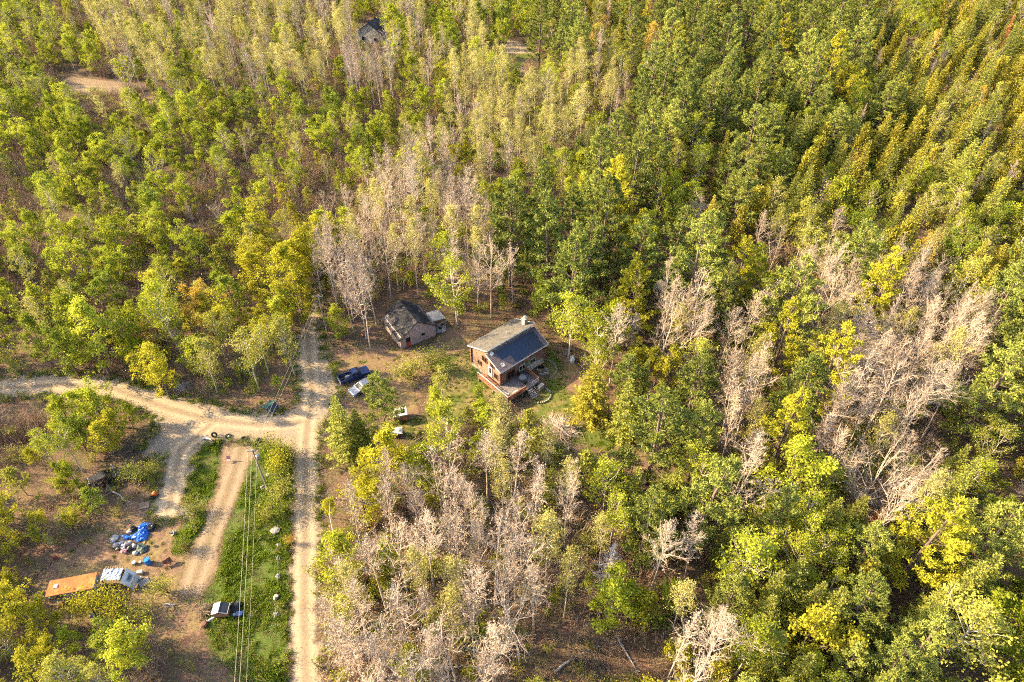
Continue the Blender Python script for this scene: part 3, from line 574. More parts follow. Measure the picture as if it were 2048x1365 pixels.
# ------------------------------------------------------------------ vehicles
def wheel(parent, x, y, r=0.36, w=0.24):
    m_ = MB(); m_.lathe([(r * 0.6, -w / 2), (r * 0.93, -w / 2), (r, -w * 0.36), (r, w * 0.36), (r * 0.93, w / 2), (r * 0.6, w / 2), (r * 0.6, -w / 2)], (x, y, r), 18, axis=1); o = part('wheel', m_, M_RUBBER, parent)
    m_ = MB(); m_.lathe([(0, -w * 0.34), (r * 0.6, -w * 0.42), (r * 0.6, w * 0.42), (0, w * 0.34)], (x, y, r), 14, axis=1); part('rim', m_, M_CHROME, o)
def arch(cx, r, z0, n=7): return [(cx + r * math.cos(a), z0 + r * math.sin(a)) for a in np.linspace(math.pi, 0, n)]
def cabin(parent, xb0, xb1, xt0, xt1, wb, wt, z0, z1, paint, nm='cab'):
    """greenhouse: tapered roof shell with separate panes"""
    m_ = MB(); v = [(xb0, -wb, z0), (xb1, -wb, z0), (xb1, wb, z0), (xb0, wb, z0), (xt0, -wt, z1), (xt1, -wt, z1), (xt1, wt, z1), (xt0, wt, z1)]
    m_.add(v, [[0, 3, 2, 1], [4, 5, 6, 7], [0, 1, 5, 4], [1, 2, 6, 5], [2, 3, 7, 6], [3, 0, 4, 7]]); m_.box(((xt0 + xt1) / 2, 0, z1 + 0.03), (xt1 - xt0 - 0.08, 2 * wt - 0.1, 0.07), top=(.9, .88)); o = part(nm, m_, paint, parent)
    V = np.array(v)
    def pane(ids, ins, name, off):
        q = V[ids]; c = q.mean(0); n = unit(np.cross(q[1] - q[0], q[3] - q[0])); q = c + (q - c) * ins; g_ = MB(); g_.add(np.concatenate([q + n * off, q - n * 0.02]), [[0, 1, 2, 3], [7, 6, 5, 4], [0, 4, 5, 1], [1, 5, 6, 2], [2, 6, 7, 3], [3, 7, 4, 0]]); part(name, g_, M_GLASS, o)
    pane([1, 2, 6, 5], 0.86, 'windscreen', 0.012); pane([3, 0, 4, 7], 0.84, 'rear_window', 0.012)
    for a, b_, c, d in ((0, 1, 5, 4), (2, 3, 7, 6)):
        q = V[[a, b_, c, d]]; mid0 = (q[0] + q[1]) / 2; mid1 = (q[2] + q[3]) / 2; n = unit(np.cross(q[1] - q[0], q[3] - q[0]))
        for s in ((q[0], mid0, mid1, q[3]), (mid0, q[1], q[2], mid1)):
            s = np.array(s); cc_ = s.mean(0); s = cc_ + (s - cc_) * 0.80; g_ = MB(); g_.add(np.concatenate([s + n * 0.012, s - n * 0.02]), [[0, 1, 2, 3], [7, 6, 5, 4], [0, 4, 5, 1], [1, 5, 6, 2], [2, 6, 7, 3], [3, 7, 4, 0]]); part('side_window', g_, M_GLASS, o)
    return o
def lamps(parent, xf, xr, w, zf, zr):
    for s in (-1, 1):
        m_ = MB(); m_.box((xf, s * w, zf), (0.06, 0.3, 0.14)); part('headlight', m_, M_LAMP, parent); m_ = MB(); m_.box((xr, s * w * 1.05, zr), (0.05, 0.16, 0.22)); part('tail_light', m_, M_TAIL, parent)
R_, F_ = at(660 + 337 / 17.07, 720 + 665 / 17.07, .85), at(660 + 1280 / 17.07, 720 + 325 / 17.07, .85); mid = (R_ + F_) / 2; rz = math.atan2(F_[1] - R_[1], F_[0] - R_[0])
tk = thing('pickup_truck', 'navy blue crew-cab pickup parked on the yard facing the barn', 'pickup', (mid[0], mid[1], 0), rz)
bz = 0.36; W_ = 0.86
m_ = MB()
prof = [(-0.55, 1.05), (-0.55, 0.38), (1.11, 0.38)] + arch(1.55, 0.44, 0.38)[1:-1] + [(1.99, 0.38), (2.45, 0.40), (2.48, 0.62), (2.40, 0.92), (2.2, 0.99), (1.05, 1.05)]
m_.prism(prof, -W_, W_); part('body', m_, M_BLUECAR, tk)
cabin(tk, -0.52, 1.12, -0.38, 0.62, 0.82, 0.66, 1.05, 1.62, M_BLUECAR)
for s in (-1, 1):
    m_ = MB(); prof = [(-0.57, 1.04), (-2.4, 1.04), (-2.42, 0.42), (-1.88, 0.38)] + arch(-1.45, 0.43, 0.38)[1:-1] + [(-1.02, 0.38), (-0.57, 0.38)]
    m_.prism(prof, s * 0.78 if s > 0 else -W_, W_ if s > 0 else -0.78); part('bed_side', m_, M_BLUECAR, tk)
    m_ = MB(); m_.box((0.85, s * 0.98, 1.12), (0.10, 0.18, 0.14)); part('side_mirror', m_, M_BLACK, tk)
m_ = MB(); m_.b(-2.40, -0.57, -0.77, 0.77, 0.50, 0.56); part('bed_floor', m_, M_BLACK, tk); m_ = MB(); m_.b(-2.44, -2.38, -0.77, 0.77, 0.52, 1.02); part('tailgate', m_, M_BLUECAR, tk)
m_ = MB(); m_.box((2.52, 0, 0.46), (0.12, 1.7, 0.18)); part('bumper', m_, M_CHROME, tk); m_ = MB(); m_.box((-2.5, 0, 0.46), (0.12, 1.7, 0.16)); part('bumper', m_, M_CHROME, tk)
m_ = MB(); m_.box((2.475, 0, 0.74), (0.04, 1.0, 0.18)); part('grille', m_, M_BLACK, tk); lamps(tk, 2.46, -2.45, 0.7, 0.76, 0.8)
for x in (1.55, -1.45):
    for s in (-1, 1): wheel(tk, x, s * 0.74)
def on_truck(x, y, z): return (mid[0] + x * math.cos(rz) - y * math.sin(rz), mid[1] + x * math.sin(rz) + y * math.cos(rz), z)
m_ = MB(); m_.lathe([(0.20, 0), (0.33, 0.02), (0.36, 0.1), (0.33, 0.19), (0.20, 0.21), (0.20, 0)], k=16); solo('spare_tyre', m_, M_RUBBER, 'spare tyre lying in the pickup bed', 'tyre', on_truck(-1.9, -0.2, 0.565), 0)
m_ = MB(); m_.box((0, 0, 0.16), (0.7, 0.5, 0.32), top=(.9, .9)); solo('tool_box', m_, M_GREYT, 'grey box behind the cab in the pickup bed', 'box', on_truck(-1.05, 0.1, 0.565), rz + 0.2)
def small_car(name, label, cat, loc, rz, paint, L=4.3, W_=0.85, H=1.42, suv=False):
    c = thing(name, label, cat, loc, rz); h = L / 2; wb = L * 0.30; zb = 0.92 if not suv else 1.0; m_ = MB()
    prof = [(-h, 0.45), (-h + 0.05, zb - 0.04), (-h + 0.25, zb), (h - 1.15, zb), (h - 0.15, zb - 0.18), (h, 0.62), (h - 0.02, 0.36)] + arch(wb, 0.40, 0.34)[::-1] + arch(-wb, 0.40, 0.34)[::-1] + [(-h + 0.03, 0.36)]
    m_.prism(prof[::-1], -W_, W_); part('body', m_, paint, c)
    if suv: cabin(c, -h + 0.1, h - 1.1, -h + 0.3, h - 1.75, W_ - 0.03, W_ - 0.2, zb, H, paint)
    else: cabin(c, -h + 0.35, h - 1.1, -h + 1.0, h - 1.95, W_ - 0.03, W_ - 0.2, zb, H, paint)
    for x in (wb, -wb):
        for s in (-1, 1): wheel(c, x, s * (W_ - 0.1), 0.33, 0.2)
    lamps(c, h - 0.02, -h, W_ - 0.22, 0.66, 0.78)
    for s in (-1, 1): m_ = MB(); m_.box((h, 0, 0.46) if s > 0 else (-h, 0, 0.46), (0.10, 2 * W_ - 0.06, 0.2)); part('bumper', m_, paint, c); m_ = MB(); m_.box((h - 1.35, s * (W_ + 0.09), 1.02), (0.09, 0.16, 0.12)); part('side_mirror', m_, paint, c)
    return c
a, b_ = at(702, 786, .7), at(727, 770, .9); rz2 = math.atan2(a[1] - b_[1], a[0] - b_[0]); dv = unit(a - b_)
small_car('silver_car', 'silver car parked below the pickup, half hidden by the yard pine', 'car', tuple((a - dv * 2.1)[:2]) + (0,), rz2, M_SILVCAR)
a, b_ = at(188, 965, .9), at(226, 947, .9); rz3 = math.atan2(b_[1] - a[1], b_[0] - a[0]); mid3 = (a + b_) / 2
small_car('black_car', 'abandoned black estate car sunk in olive brush', 'car', (mid3[0], mid3[1], 0), rz3, M_DARKCAR, 4.2, 0.86, 1.55, True)
m_ = MB(); m_.tube([[0, 0, 0], [-0.35, 0.3, 1.5]], 0.07, 6); p = at(233, 946); solo('white_post', m_, M_WHITE, 'leaning white post behind the black car', 'post', tuple(p))
# old trailer with a white top, and the white-sheeted stack next to it
p = at(802, 838); tr_ = thing('old_trailer', 'small old trailer with white roof and two dark roof vents under the pine', 'trailer', (p[0], p[1], 0), 0.25)
m_ = MB(); m_.box((0, 0, 0.95), (2.1, 1.7, 1.1), top=(.97, .97)); part('body', m_, M_CEDARB, tr_); m_ = MB(); m_.box((0, 0, 1.55), (2.15, 1.75, 0.1), top=(.95, .95)); part('roof', m_, M_WHITE, tr_)
for x in (-0.45, 0.45): m_ = MB(); m_.box((x, 0, 1.64), (0.55, 0.8, 0.08), top=(.9, .9)); part('roof_vent', m_, M_BLACK, tr_)
for s in (-1, 1): wheel(tr_, 0, s * 0.82, 0.32, 0.2)
m_ = MB(); m_.tube([[-1.05, 0, 0.45], [-2.0, 0, 0.4]], 0.05, 6); part('drawbar', m_, M_GALV, tr_)
p = at(793, 870); wd = thing('covered_stack', 'white sheet sloping over a small stack on legs near the old trailer', 'shelter', (p[0], p[1], 0), 0.18)
m_ = MB(); m_.add([(-0.95, -0.6, 0.75), (0.95, -0.6, 0.75), (0.95, 0.55, 1.0), (-0.95, 0.55, 1.0), (-0.95, -0.6, 0.70), (0.95, -0.6, 0.70), (0.95, 0.55, 0.95), (-0.95, 0.55, 0.95)], [[0, 1, 2, 3], [7, 6, 5, 4], [0, 4, 5, 1], [1, 5, 6, 2], [2, 6, 7, 3], [3, 7, 4, 0]]); part('sheet', m_, M_WHITE, wd)
for x in (-0.85, 0.85):
    for y in (-0.5, 0.45): m_ = MB(); m_.b(x - .04, x + .04, y - .04, y + .04, 0, 0.73 if y < 0 else 0.93); part('leg', m_, M_GREYWOOD, wd)
m_ = MB(); m_.box((0, 0, 0.3), (1.5, 0.8, 0.55)); part('stack', m_, M_LOGEND, wd)

# ------------------------------------------------------------------ trees: builders
M_BARK_PALE = pmat('pale_aspen_bark', (0.56, 0.47, 0.35), (0.36, 0.29, 0.21), 2.0, 0.9)
M_BARK_BARE = pmat('grey_pink_bark', (0.56, 0.44, 0.345), (0.36, 0.275, 0.21), 2.0, 0.9)
M_BARK_DARK = pmat('brown_bark', (0.20, 0.145, 0.10), (0.10, 0.07, 0.05), 2.0, 0.95)
M_BARK_PINE = pmat('pine_bark', (0.19, 0.13, 0.095), (0.09, 0.065, 0.05), 2.0, 0.95)
M_DEAD = pmat('weathered_dead_wood', (0.42, 0.37, 0.33), (0.26, 0.22, 0.20), 2.0, 0.9)
L_TWIG = leafmat('bare_twigs', (0.235, 0.172, 0.128), (0.40, 0.312, 0.232), 0.0, 0.22)
L_PALE = leafmat('budding_aspen_leaves', (0.27, 0.24, 0.065), (0.44, 0.385, 0.13), 0.4, 0.25)
L_GREEN = leafmat('spring_green_leaves', (0.165, 0.20, 0.016), (0.37, 0.37, 0.04), 0.42, 0.3)
L_DEEP = leafmat('mid_green_leaves', (0.105, 0.145, 0.018), (0.25, 0.27, 0.036), 0.42, 0.3)
L_GOLD = leafmat('golden_young_leaves', (0.235, 0.225, 0.018), (0.42, 0.375, 0.036), 0.42, 0.26)
L_ORANGE = leafmat('orange_brown_buds', (0.32, 0.205, 0.035), (0.48, 0.335, 0.06), 0.4, 0.3)
L_OLIVE = leafmat('olive_leaves', (0.19, 0.19, 0.03), (0.36, 0.34, 0.065), 0.4, 0.3)
L_PINE = leafmat('pine_needles', (0.095, 0.125, 0.030), (0.31, 0.315, 0.066), 0.28, 0.28)
L_PINEY = leafmat('yellow_pine_needles', (0.26, 0.25, 0.022), (0.46, 0.41, 0.04), 0.32, 0.22)  # needle colour of the yellower pines
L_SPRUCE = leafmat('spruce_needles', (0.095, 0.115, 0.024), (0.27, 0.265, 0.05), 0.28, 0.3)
L_CEDAR = leafmat('cedar_sprays', (0.165, 0.15, 0.022), (0.39, 0.335, 0.046), 0.3, 0.34)
L_RUST = leafmat('rust_dead_needles', (0.36, 0.11, 0.035), (0.48, 0.19, 0.07), 0.2, 0.2)
L_BRUSH = leafmat('brown_brush_stems', (0.20, 0.125, 0.08), (0.36, 0.25, 0.16), 0.0, 0.3)
L_GRASS = leafmat('grass_blades', (0.085, 0.135, 0.010), (0.22, 0.27, 0.03), 0.35, 0.3)
L_DRY = leafmat('dry_grass_blades', (0.20, 0.155, 0.06), (0.38, 0.30, 0.13), 0.3, 0.3)

def bent(rng, p0, d, L, n=4, curl=0.25, wob=0.12):
    P = [np.asarray(p0, float)]; d = unit(d); st = L / (n - 1)
    for i in range(n - 1):
        d = unit(d + np.array([0, 0, curl / (n - 1)]) + rng.normal(0, wob, 3)); P.append(P[-1] + d * st)
    return np.array(P)
def decid(seed, H, R, cb, nb, asc, leaf_n, leaf_s, sig, tr, prof, subs=4, twigs=0, limb_mat_in_crown=False, wob=0.06, forks=0, up=0.5, twig_r=0.016, clump=1.0, limb=0.010):
    rng = np.random.default_rng(seed); T = MB(); C = MB()
    drift = rng.normal(0, wob, 2); n = 8; zs = np.linspace(0, 1, n)
    wig = np.cumsum(rng.normal(0, wob * 0.35, (n, 2)), 0) * (H / 12)
    tp = np.column_stack([drift[0] * zs ** 1.5 * H * 0.5 + wig[:, 0], drift[1] * zs ** 1.5 * H * 0.5 + wig[:, 1], zs * H * 0.98]); tp[0, :2] = 0
    T.tube(tp, tr * (1 - zs * 0.88), 6)
    leaders = [(tp, tr)]
    for q in range(forks):
        h0 = rng.uniform(max(cb - 0.1, 0.2), cb + 0.15); i0 = np.array([np.interp(h0, zs, tp[:, a]) for a in range(3)])
        az = rng.uniform(0, 6.28); P = bent(rng, i0, (math.cos(az) * 0.55, math.sin(az) * 0.55, 1), H * (0.95 - h0), 6, 0.35, 0.08)
        T.tube(P, np.linspace(tr * 0.6, tr * 0.1, 6), 5); leaders.append((P, tr * 0.6))
    tips = []; wts = []
    for i in range(nb):
        P0, r0 = leaders[i % len(leaders)] if forks else leaders[0]
        t = (i + rng.uniform(0, 1)) / nb; h = cb + (0.97 - cb) * t
        z = h * H if P0 is tp else P0[0, 2] + (P0[-1, 2] - P0[0, 2]) * max(0.12, t)
        zz = P0[:, 2]; base = np.array([np.interp(z, zz, P0[:, a]) for a in range(3)])
        az = i * 2.4 + rng.uniform(-0.5, 0.5); L = R * prof(t) * rng.uniform(0.7, 1.2)
        if forks and P0 is not tp: L *= 0.75
        el = math.radians(asc[0] + (asc[1] - asc[0]) * t + rng.normal(0, 7))
        L = L / max(0.35, math.cos(el)) ** 0.5
        d = (math.cos(az) * math.cos(el), math.sin(az) * math.cos(el), math.sin(el))
        B = bent(rng, base, d, L, 5, 0.3, 0.14 if not twigs else 0.09); br = max(0.016, min(tr * 0.4, (0.018 if not twigs else limb) * L + 0.01))
        (C if limb_mat_in_crown else T).tube(B, np.linspace(br, br * 0.3, 5), 4, rnd=0.8 if limb_mat_in_crown else None)
        tips.append(B[-1]); wts.append(1.2); tips.append(B[3]); wts.append(0.9)
        for k in range(subs):
            f = rng.uniform(0.3, 0.95); s0 = B[0] + 0 * B[0]; j = f * 4; a = int(j); s0 = B[a] + (B[min(a + 1, 4)] - B[a]) * (j - a)
            sd = unit(unit(B[-1] - B[0]) + rng.normal(0, 0.65, 3) + np.array([0, 0, 0.15])); sl = L * rng.uniform(0.25, 0.5)
            Sp = bent(rng, s0, sd, sl, 4, 0.25, 0.18)
            (C if limb_mat_in_crown or twigs else T).tube(Sp, np.linspace(br * 0.5, twig_r * 0.7, 4), 3, cap=False, rnd=rng.uniform(0.3, 0.9))
            tips.append(Sp[-1]); wts.append(1.0); tips.append(Sp[2]); wts.append(0.6)
            for q in range(twigs):
                f2 = rng.uniform(0.2, 1); w0 = Sp[0] + (Sp[-1] - Sp[0]) * f2
                td = unit(sd + rng.normal(0, 0.7, 3) + np.array([0, 0, 0.25])); tl = sl * rng.uniform(0.3, 0.65)
                Tp = bent(rng, w0, td, tl, 3, 0.25, 0.15); C.tube(Tp, np.linspace(twig_r, twig_r * 0.5, 3), 3, cap=False, rnd=rng.uniform(0, 1)); tips.append(Tp[-1]); wts.append(0.5)
    tips = np.array(tips); wts = np.array(wts) * rng.uniform(0.35, 1.4, len(wts)) ** clump
    if leaf_n:
        cnt = rng.multinomial(leaf_n, wts / wts.sum())
        cen = np.repeat(tips, cnt, 0); tint = np.repeat(rng.uniform(0.15, 0.85, len(tips)), cnt)
        cen = cen + rng.normal(0, 1, cen.shape) * np.array([sig, sig, sig * 0.75])
        C.leaves(cen, leaf_s, rng, up, rnd=tint)
    return T, C
def pine(seed, H, R, cb=0.25, dens=1.0, gap=0.85):
    rng = np.random.default_rng(seed); T = MB(); C = MB(); n = 8; zs = np.linspace(0, 1, n); wig = np.cumsum(rng.normal(0, 0.06, (n, 2)), 0); wig[0] = 0
    tp = np.column_stack([wig, zs * H]); T.tube(tp, 0.018 * H * (1 - zs * 0.93) + 0.01, 6)
    z = cb * H
    while z < H * 0.985:
        t = (z / H - cb) / (1 - cb); prof = (0.75 + 0.35 * math.sin(min(1, t / 0.35) * 1.57)) * (1 - t) ** 0.62 if t > 0.05 else 0.6
        k = rng.integers(3, 6); az0 = rng.uniform(0, 6.28); base = np.array([np.interp(z / H, zs, tp[:, a]) for a in range(3)])
        for i in range(k):
            if rng.random() < 0.12: continue
            az = az0 + i * 6.28 / k + rng.normal(0, 0.25); L = max(0.35, R * prof * rng.uniform(0.55, 1.15))
            el = math.radians(-4 + 38 * t + rng.normal(0, 6)); d = np.array([math.cos(az) * math.cos(el), math.sin(az) * math.cos(el), math.sin(el)])
            B = bent(rng, base, d, L, 5, 0.35, 0.08); T.tube(B, np.linspace(0.012 * L + 0.02, 0.012, 5), 3, cap=False)
            m = int(max(4, L * 6.0 * dens)); f = rng.uniform(0.28, 1.0, m) ** 0.8; seg = np.minimum((f * 4).astype(int), 3); fr = f * 4 - seg
            pts = B[seg] + (B[seg + 1] - B[seg]) * fr[:, None]
            side = np.cross(d, [0, 0, 1.0]); off = rng.uniform(-1, 1, m) * (0.36 * L * (1.05 - f) + 0.12)
            pts = pts + side * off[:, None] + unit(np.append(d[:2], 0)) * np.abs(off)[:, None] * 0.5 + np.array([0, 0, 1]) * (rng.uniform(0, 0.22, m) + np.abs(off) * 0.12)[:, None]
            tint = rng.uniform(0, 1, m); q = 9
            pc = np.repeat(pts, q, 0); dd = rng.normal(0, 0.75, (len(pc), 3)) + np.repeat([unit(d + [0, 0, 0.9])], len(pc), 0) * 0.8
            C.blades(pc + rng.normal(0, 0.06, pc.shape), dd, rng.uniform(0.28, 0.52, len(pc)), 0.06, rng, rnd=np.clip(np.repeat(tint, q) + rng.normal(0, 0.15, len(pc)), 0, 1))
        z += gap * rng.uniform(0.7, 1.25) * (0.6 + 0.4 * (1 - t))
    return T, C
def spruce(seed, H, R, bare=0.0, droop=-12, step=0.34, needle=True):
    rng = np.random.default_rng(seed); T = MB(); C = MB(); T.tube([[0, 0, 0], [rng.normal(0, 0.05), rng.normal(0, 0.05), H * 0.5], [0, 0, H]], [0.016 * H, 0.011 * H, 0.012], 6)
    z = 0.06 * H
    while z < H * 0.985:
        t = z / H; L = R * (1 - t) ** 0.85 * rng.uniform(0.8, 1.15) + 0.08; k = rng.integers(5, 8); az0 = rng.uniform(0, 6.28)
        for i in range(k):
            az = az0 + i * 6.28 / k + rng.normal(0, 0.2); l = L * rng.uniform(0.7, 1.15); el = math.radians(droop + 40 * t + rng.normal(0, 6))
            d = np.array([math.cos(az) * math.cos(el), math.sin(az) * math.cos(el), math.sin(el)]); p0 = np.array([0, 0, z])
            if not needle:
                P = bent(rng, p0, d, l, 4, 0.2, 0.1); T.tube(P, np.linspace(0.03, 0.012, 4), 3, cap=False)
                for q in range(4):
                    s0 = P[rng.integers(1, 4)]; T.tube(bent(rng, s0, d + rng.normal(0, 0.6, 3), l * 0.3, 3), [0.014, 0.01, 0.007], 3, cap=False)
                continue
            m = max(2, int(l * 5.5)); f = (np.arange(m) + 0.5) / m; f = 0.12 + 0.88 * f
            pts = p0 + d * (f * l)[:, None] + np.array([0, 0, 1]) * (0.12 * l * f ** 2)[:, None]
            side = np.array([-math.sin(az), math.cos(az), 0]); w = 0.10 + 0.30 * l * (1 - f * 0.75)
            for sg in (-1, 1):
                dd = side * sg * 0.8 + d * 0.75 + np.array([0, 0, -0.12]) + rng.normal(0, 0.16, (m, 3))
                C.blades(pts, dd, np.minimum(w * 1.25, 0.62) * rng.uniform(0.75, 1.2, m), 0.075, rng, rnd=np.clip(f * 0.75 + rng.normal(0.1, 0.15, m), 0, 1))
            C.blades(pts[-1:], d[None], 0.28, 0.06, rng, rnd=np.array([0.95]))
        z += step * rng.uniform(0.75, 1.25) * (0.65 + 0.35 * (1 - t))
    return T, C
def cedar(seed, H, R, n=1900):
    rng = np.random.default_rng(seed); T = MB(); C = MB(); T.tube([[0, 0, 0], [rng.normal(0, 0.1), rng.normal(0, 0.1), H * 0.5], [0, 0, H * 0.95]], [0.13, 0.09, 0.02], 6)
    nc = 60; tt = rng.uniform(0.03, 1, nc) ** 0.85; az = rng.uniform(0, 6.28, nc); rr = R * (1 - tt ** 1.25) ** 0.85 * rng.uniform(0.45, 1.08, nc)
    cc = np.column_stack([rr * np.cos(az), rr * np.sin(az), 0.06 * H + tt * H * 0.86]); tint = rng.uniform(0.1, 0.9, nc)
    for q in range(0, nc, 2): T.tube([[0, 0, max(0.3, cc[q, 2] - rr[q] * 0.7)], cc[q]], [0.03, 0.012], 3, cap=False)
    k = rng.integers(0, nc, n); pts = cc[k] + rng.normal(0, 1, (n, 3)) * np.array([0.24 * R, 0.24 * R, 0.045 * H])
    d = np.column_stack([np.cos(az[k]) * 0.5, np.sin(az[k]) * 0.5, np.ones(n)]) + rng.normal(0, 0.45, (n, 3))
    C.blades(pts, d, rng.uniform(0.3, 0.62, n), 0.10, rng, rnd=np.clip(tint[k] + rng.normal(0, 0.2, n), 0, 1))
    tip = np.column_stack([rng.normal(0, 0.08, 50), rng.normal(0, 0.08, 50), H * rng.uniform(0.88, 0.98, 50)]); C.blades(tip, np.column_stack([rng.normal(0, 0.3, (50, 2)), np.ones(50)]), 0.5, 0.07, rng)
    return T, C
def bush(seed, R, H, n, leaf_s, stems=9):
    rng = np.random.default_rng(seed); T = MB(); C = MB(); tips = []
    for i in range(stems):
        az = rng.uniform(0, 6.28); sp = rng.uniform(0.1, 1.0); P = bent(rng, (rng.normal(0, 0.15), rng.normal(0, 0.15), 0), (math.cos(az) * sp * R, math.sin(az) * sp * R, H), math.hypot(sp * R, H) * rng.uniform(0.75, 1.05), 5, 0.1, 0.12)
        T.tube(P, np.linspace(0.035, 0.012, 5), 3, cap=False); tips += [P[2], P[3], P[4], P[4]]
        for q in range(4):
            s0 = P[rng.integers(2, 5)]; S = bent(rng, s0, P[-1] - P[0] + rng.normal(0, 0.7 * H, 3), 0.4 * R + 0.3, 3, 0.1, 0.15); T.tube(S, [0.015, 0.012, 0.008], 3, cap=False); tips += [S[1], S[2]]
    tips = np.array(tips); tips[:, 2] = np.maximum(tips[:, 2], 0.25); k = rng.integers(0, len(tips), n)
    C.leaves(tips[k] + rng.normal(0, 0.17 * R + 0.06, (n, 3)) * [1, 1, 0.8], leaf_s, rng, 0.6, rnd=rng.uniform(0.2, 0.8, len(tips))[k])
    return T, C
def brush(seed, R, H, n):
    """a patch of bare brown whips and saplings"""
    rng = np.random.default_rng(seed); C = MB()
    for i in range(n):
        p0 = np.array([rng.normal(0, R * 0.5), rng.normal(0, R * 0.5), 0]); h = H * rng.uniform(0.4, 1.1)
        P = bent(rng, p0, (rng.normal(0, 0.3), rng.normal(0, 0.3), 1), h, 4, 0.1, 0.12); rr = rng.uniform(0, 1)
        C.tube(P, np.linspace(0.022, 0.009, 4), 3, cap=False, rnd=rr)
        for q in range(3): C.tube(bent(rng, P[rng.integers(1, 4)], (rng.normal(0, 1), rng.normal(0, 1), 0.9), h * 0.33, 3), [0.012, 0.01, 0.006], 3, cap=False, rnd=min(1, rr + 0.2))
    return C


# ------------------------------------------------------------------ the camper, tarp shed and scattered things of the clearing
rngJ = np.random.default_rng(11)
c0, c1, c2 = at(89.5, 1194, 2.1), at(186, 1176, 2.1), at(95.9, 1162, 2.1); rz = math.atan2(c1[1] - c0[1], c1[0] - c0[0]); CL = float(np.linalg.norm(c1 - c0)); CWd = float(np.linalg.norm(c2 - c0)) * 0.97
cp = thing('camper_trailer', 'old white camper trailer with a rust-orange roof', 'camper', (c0[0], c0[1], 0), rz)
m_ = MB(); m_.prism([(0.0, 0.7), (0.35, 0.5), (CL - 0.3, 0.5), (CL, 0.9), (CL, 1.75), (CL - 0.25, 2.02), (0.2, 2.02), (0.0, 1.8)], 0.03, CWd - 0.03); part('body', m_, M_CAMPER, cp)
m_ = MB(); n = 7; w_ = CL / n
for i in range(n):
    m_ = MB(); m_.b(i * w_ + 0.002, (i + 1) * w_ - 0.002, -0.02, CWd + 0.02, 2.025, 2.07 + rngJ.uniform(0, 0.003)); part('roof_sheet', m_, M_RUSTROOF, cp)
m_ = MB(); m_.b(0.05, CL - 0.05, -0.01, 0.028, 1.22, 1.30); part('trim_strip', m_, M_RED, cp)
m_ = MB(); m_.b(0.9, 1.7, -0.02, 0.028, 1.4, 1.85); wo = part('window', m_, M_GALV, cp); m_ = MB(); m_.b(0.97, 1.63, -0.03, -0.018, 1.46, 1.79); part('pane', m_, M_GLASS, wo)
m_ = MB(); m_.b(3.2, 4.2, -0.02, 0.028, 1.4, 1.85); wo = part('window', m_, M_GALV, cp); m_ = MB(); m_.b(3.27, 4.13, -0.03, -0.018, 1.46, 1.79); part('pane', m_, M_GLASS, wo)
m_ = MB(); m_.b(2.2, 2.8, -0.025, 0.028, 0.6, 1.9); part('door', m_, M_CAMPER, cp)
m_ = MB(); m_.box((0.9, CWd * 0.55, 2.12), (0.5, 0.5, 0.12), top=(.8, .8)); part('roof_vent', m_, M_WHITE, cp)
for y in (0.15, CWd - 0.15): wheel(cp, CL * 0.5, y, 0.34, 0.2)
# tarp shed: silver sheet on rafters, a white end panel with a window leaning on it
q = [at(206, 1137, 2.2), at(246, 1131, 2.2), at(239, 1160, 2.0), at(200, 1162, 2.0)]; o0 = q[3]; ux = unit(q[2] - q[3]); rz = math.atan2(ux[1], ux[0]); SW = float(np.linalg.norm(q[2] - q[3])); SD = float(np.linalg.norm((q[0] - q[3])[:2]))
sh = thing('tarp_shed', 'lean-to shed roofed with a silver-blue tarp over pale rafters', 'shed', (o0[0], o0[1], 0), rz)
m_ = MB(); gx, gy = 12, 8; V = []; rr = rngJ.normal(0, 0.03, (gy + 1, gx + 1))
for j in range(gy + 1):
    for i in range(gx + 1): V.append((SW * i / gx, SD * j / gy * 0.92, 2.02 + 0.18 * j / gy + rr[j, i] + (0.012 if i % 2 else 0)))
idx = np.arange((gx + 1) * (gy + 1)).reshape(gy + 1, gx + 1); m_.add(V, np.stack([idx[:-1, :-1], idx[:-1, 1:], idx[1:, 1:], idx[1:, :-1]], -1).reshape(-1, 4)); part('tarp', m_, M_SILVER, sh)
for i in range(8): m_ = MB(); x = SW * (i + 0.3) / 8; m_.b(x, x + 0.09, -0.1, SD + 0.25, 1.86, 1.95); m_.V[-1][:, 2] += m_.V[-1][:, 1] / SD * 0.2; part('rafter', m_, M_WOOD, sh)
for x in (0.1, SW - 0.1):
    for y in (0.1, SD - 0.1): m_ = MB(); m_.b(x - .05, x + .05, y - .05, y + .05, 0, 1.86); part('post', m_, M_WOOD, sh)
m_ = MB(); m_.b(0.1, SW - 0.1, SD - 0.12, SD - 0.06, 0, 1.8); part('back_wall', m_, M_GREYWOOD, sh)
e = thing('truck_topper', 'white truck topper with a framed window propped on end beside the tarp shed', 'topper', (o0[0] + ux[0] * (SW + 0.15), o0[1] + ux[1] * (SW + 0.15), 0), rz)
m_ = MB(); m_.add([(0, -0.35, 1.95), (0.15, SD * 0.95, 2.1), (1.05, SD * 0.85, 1.15), (0.85, -0.5, 1.0), (0, -0.35, 1.87), (0.1, SD * 0.95, 2.02), (1.0, SD * 0.85, 1.07), (0.8, -0.5, 0.92)], [[0, 3, 2, 1], [4, 5, 6, 7], [0, 1, 5, 4], [1, 2, 6, 5], [2, 3, 7, 6], [3, 0, 4, 7]]); part('shell', m_, M_WHITE, e)
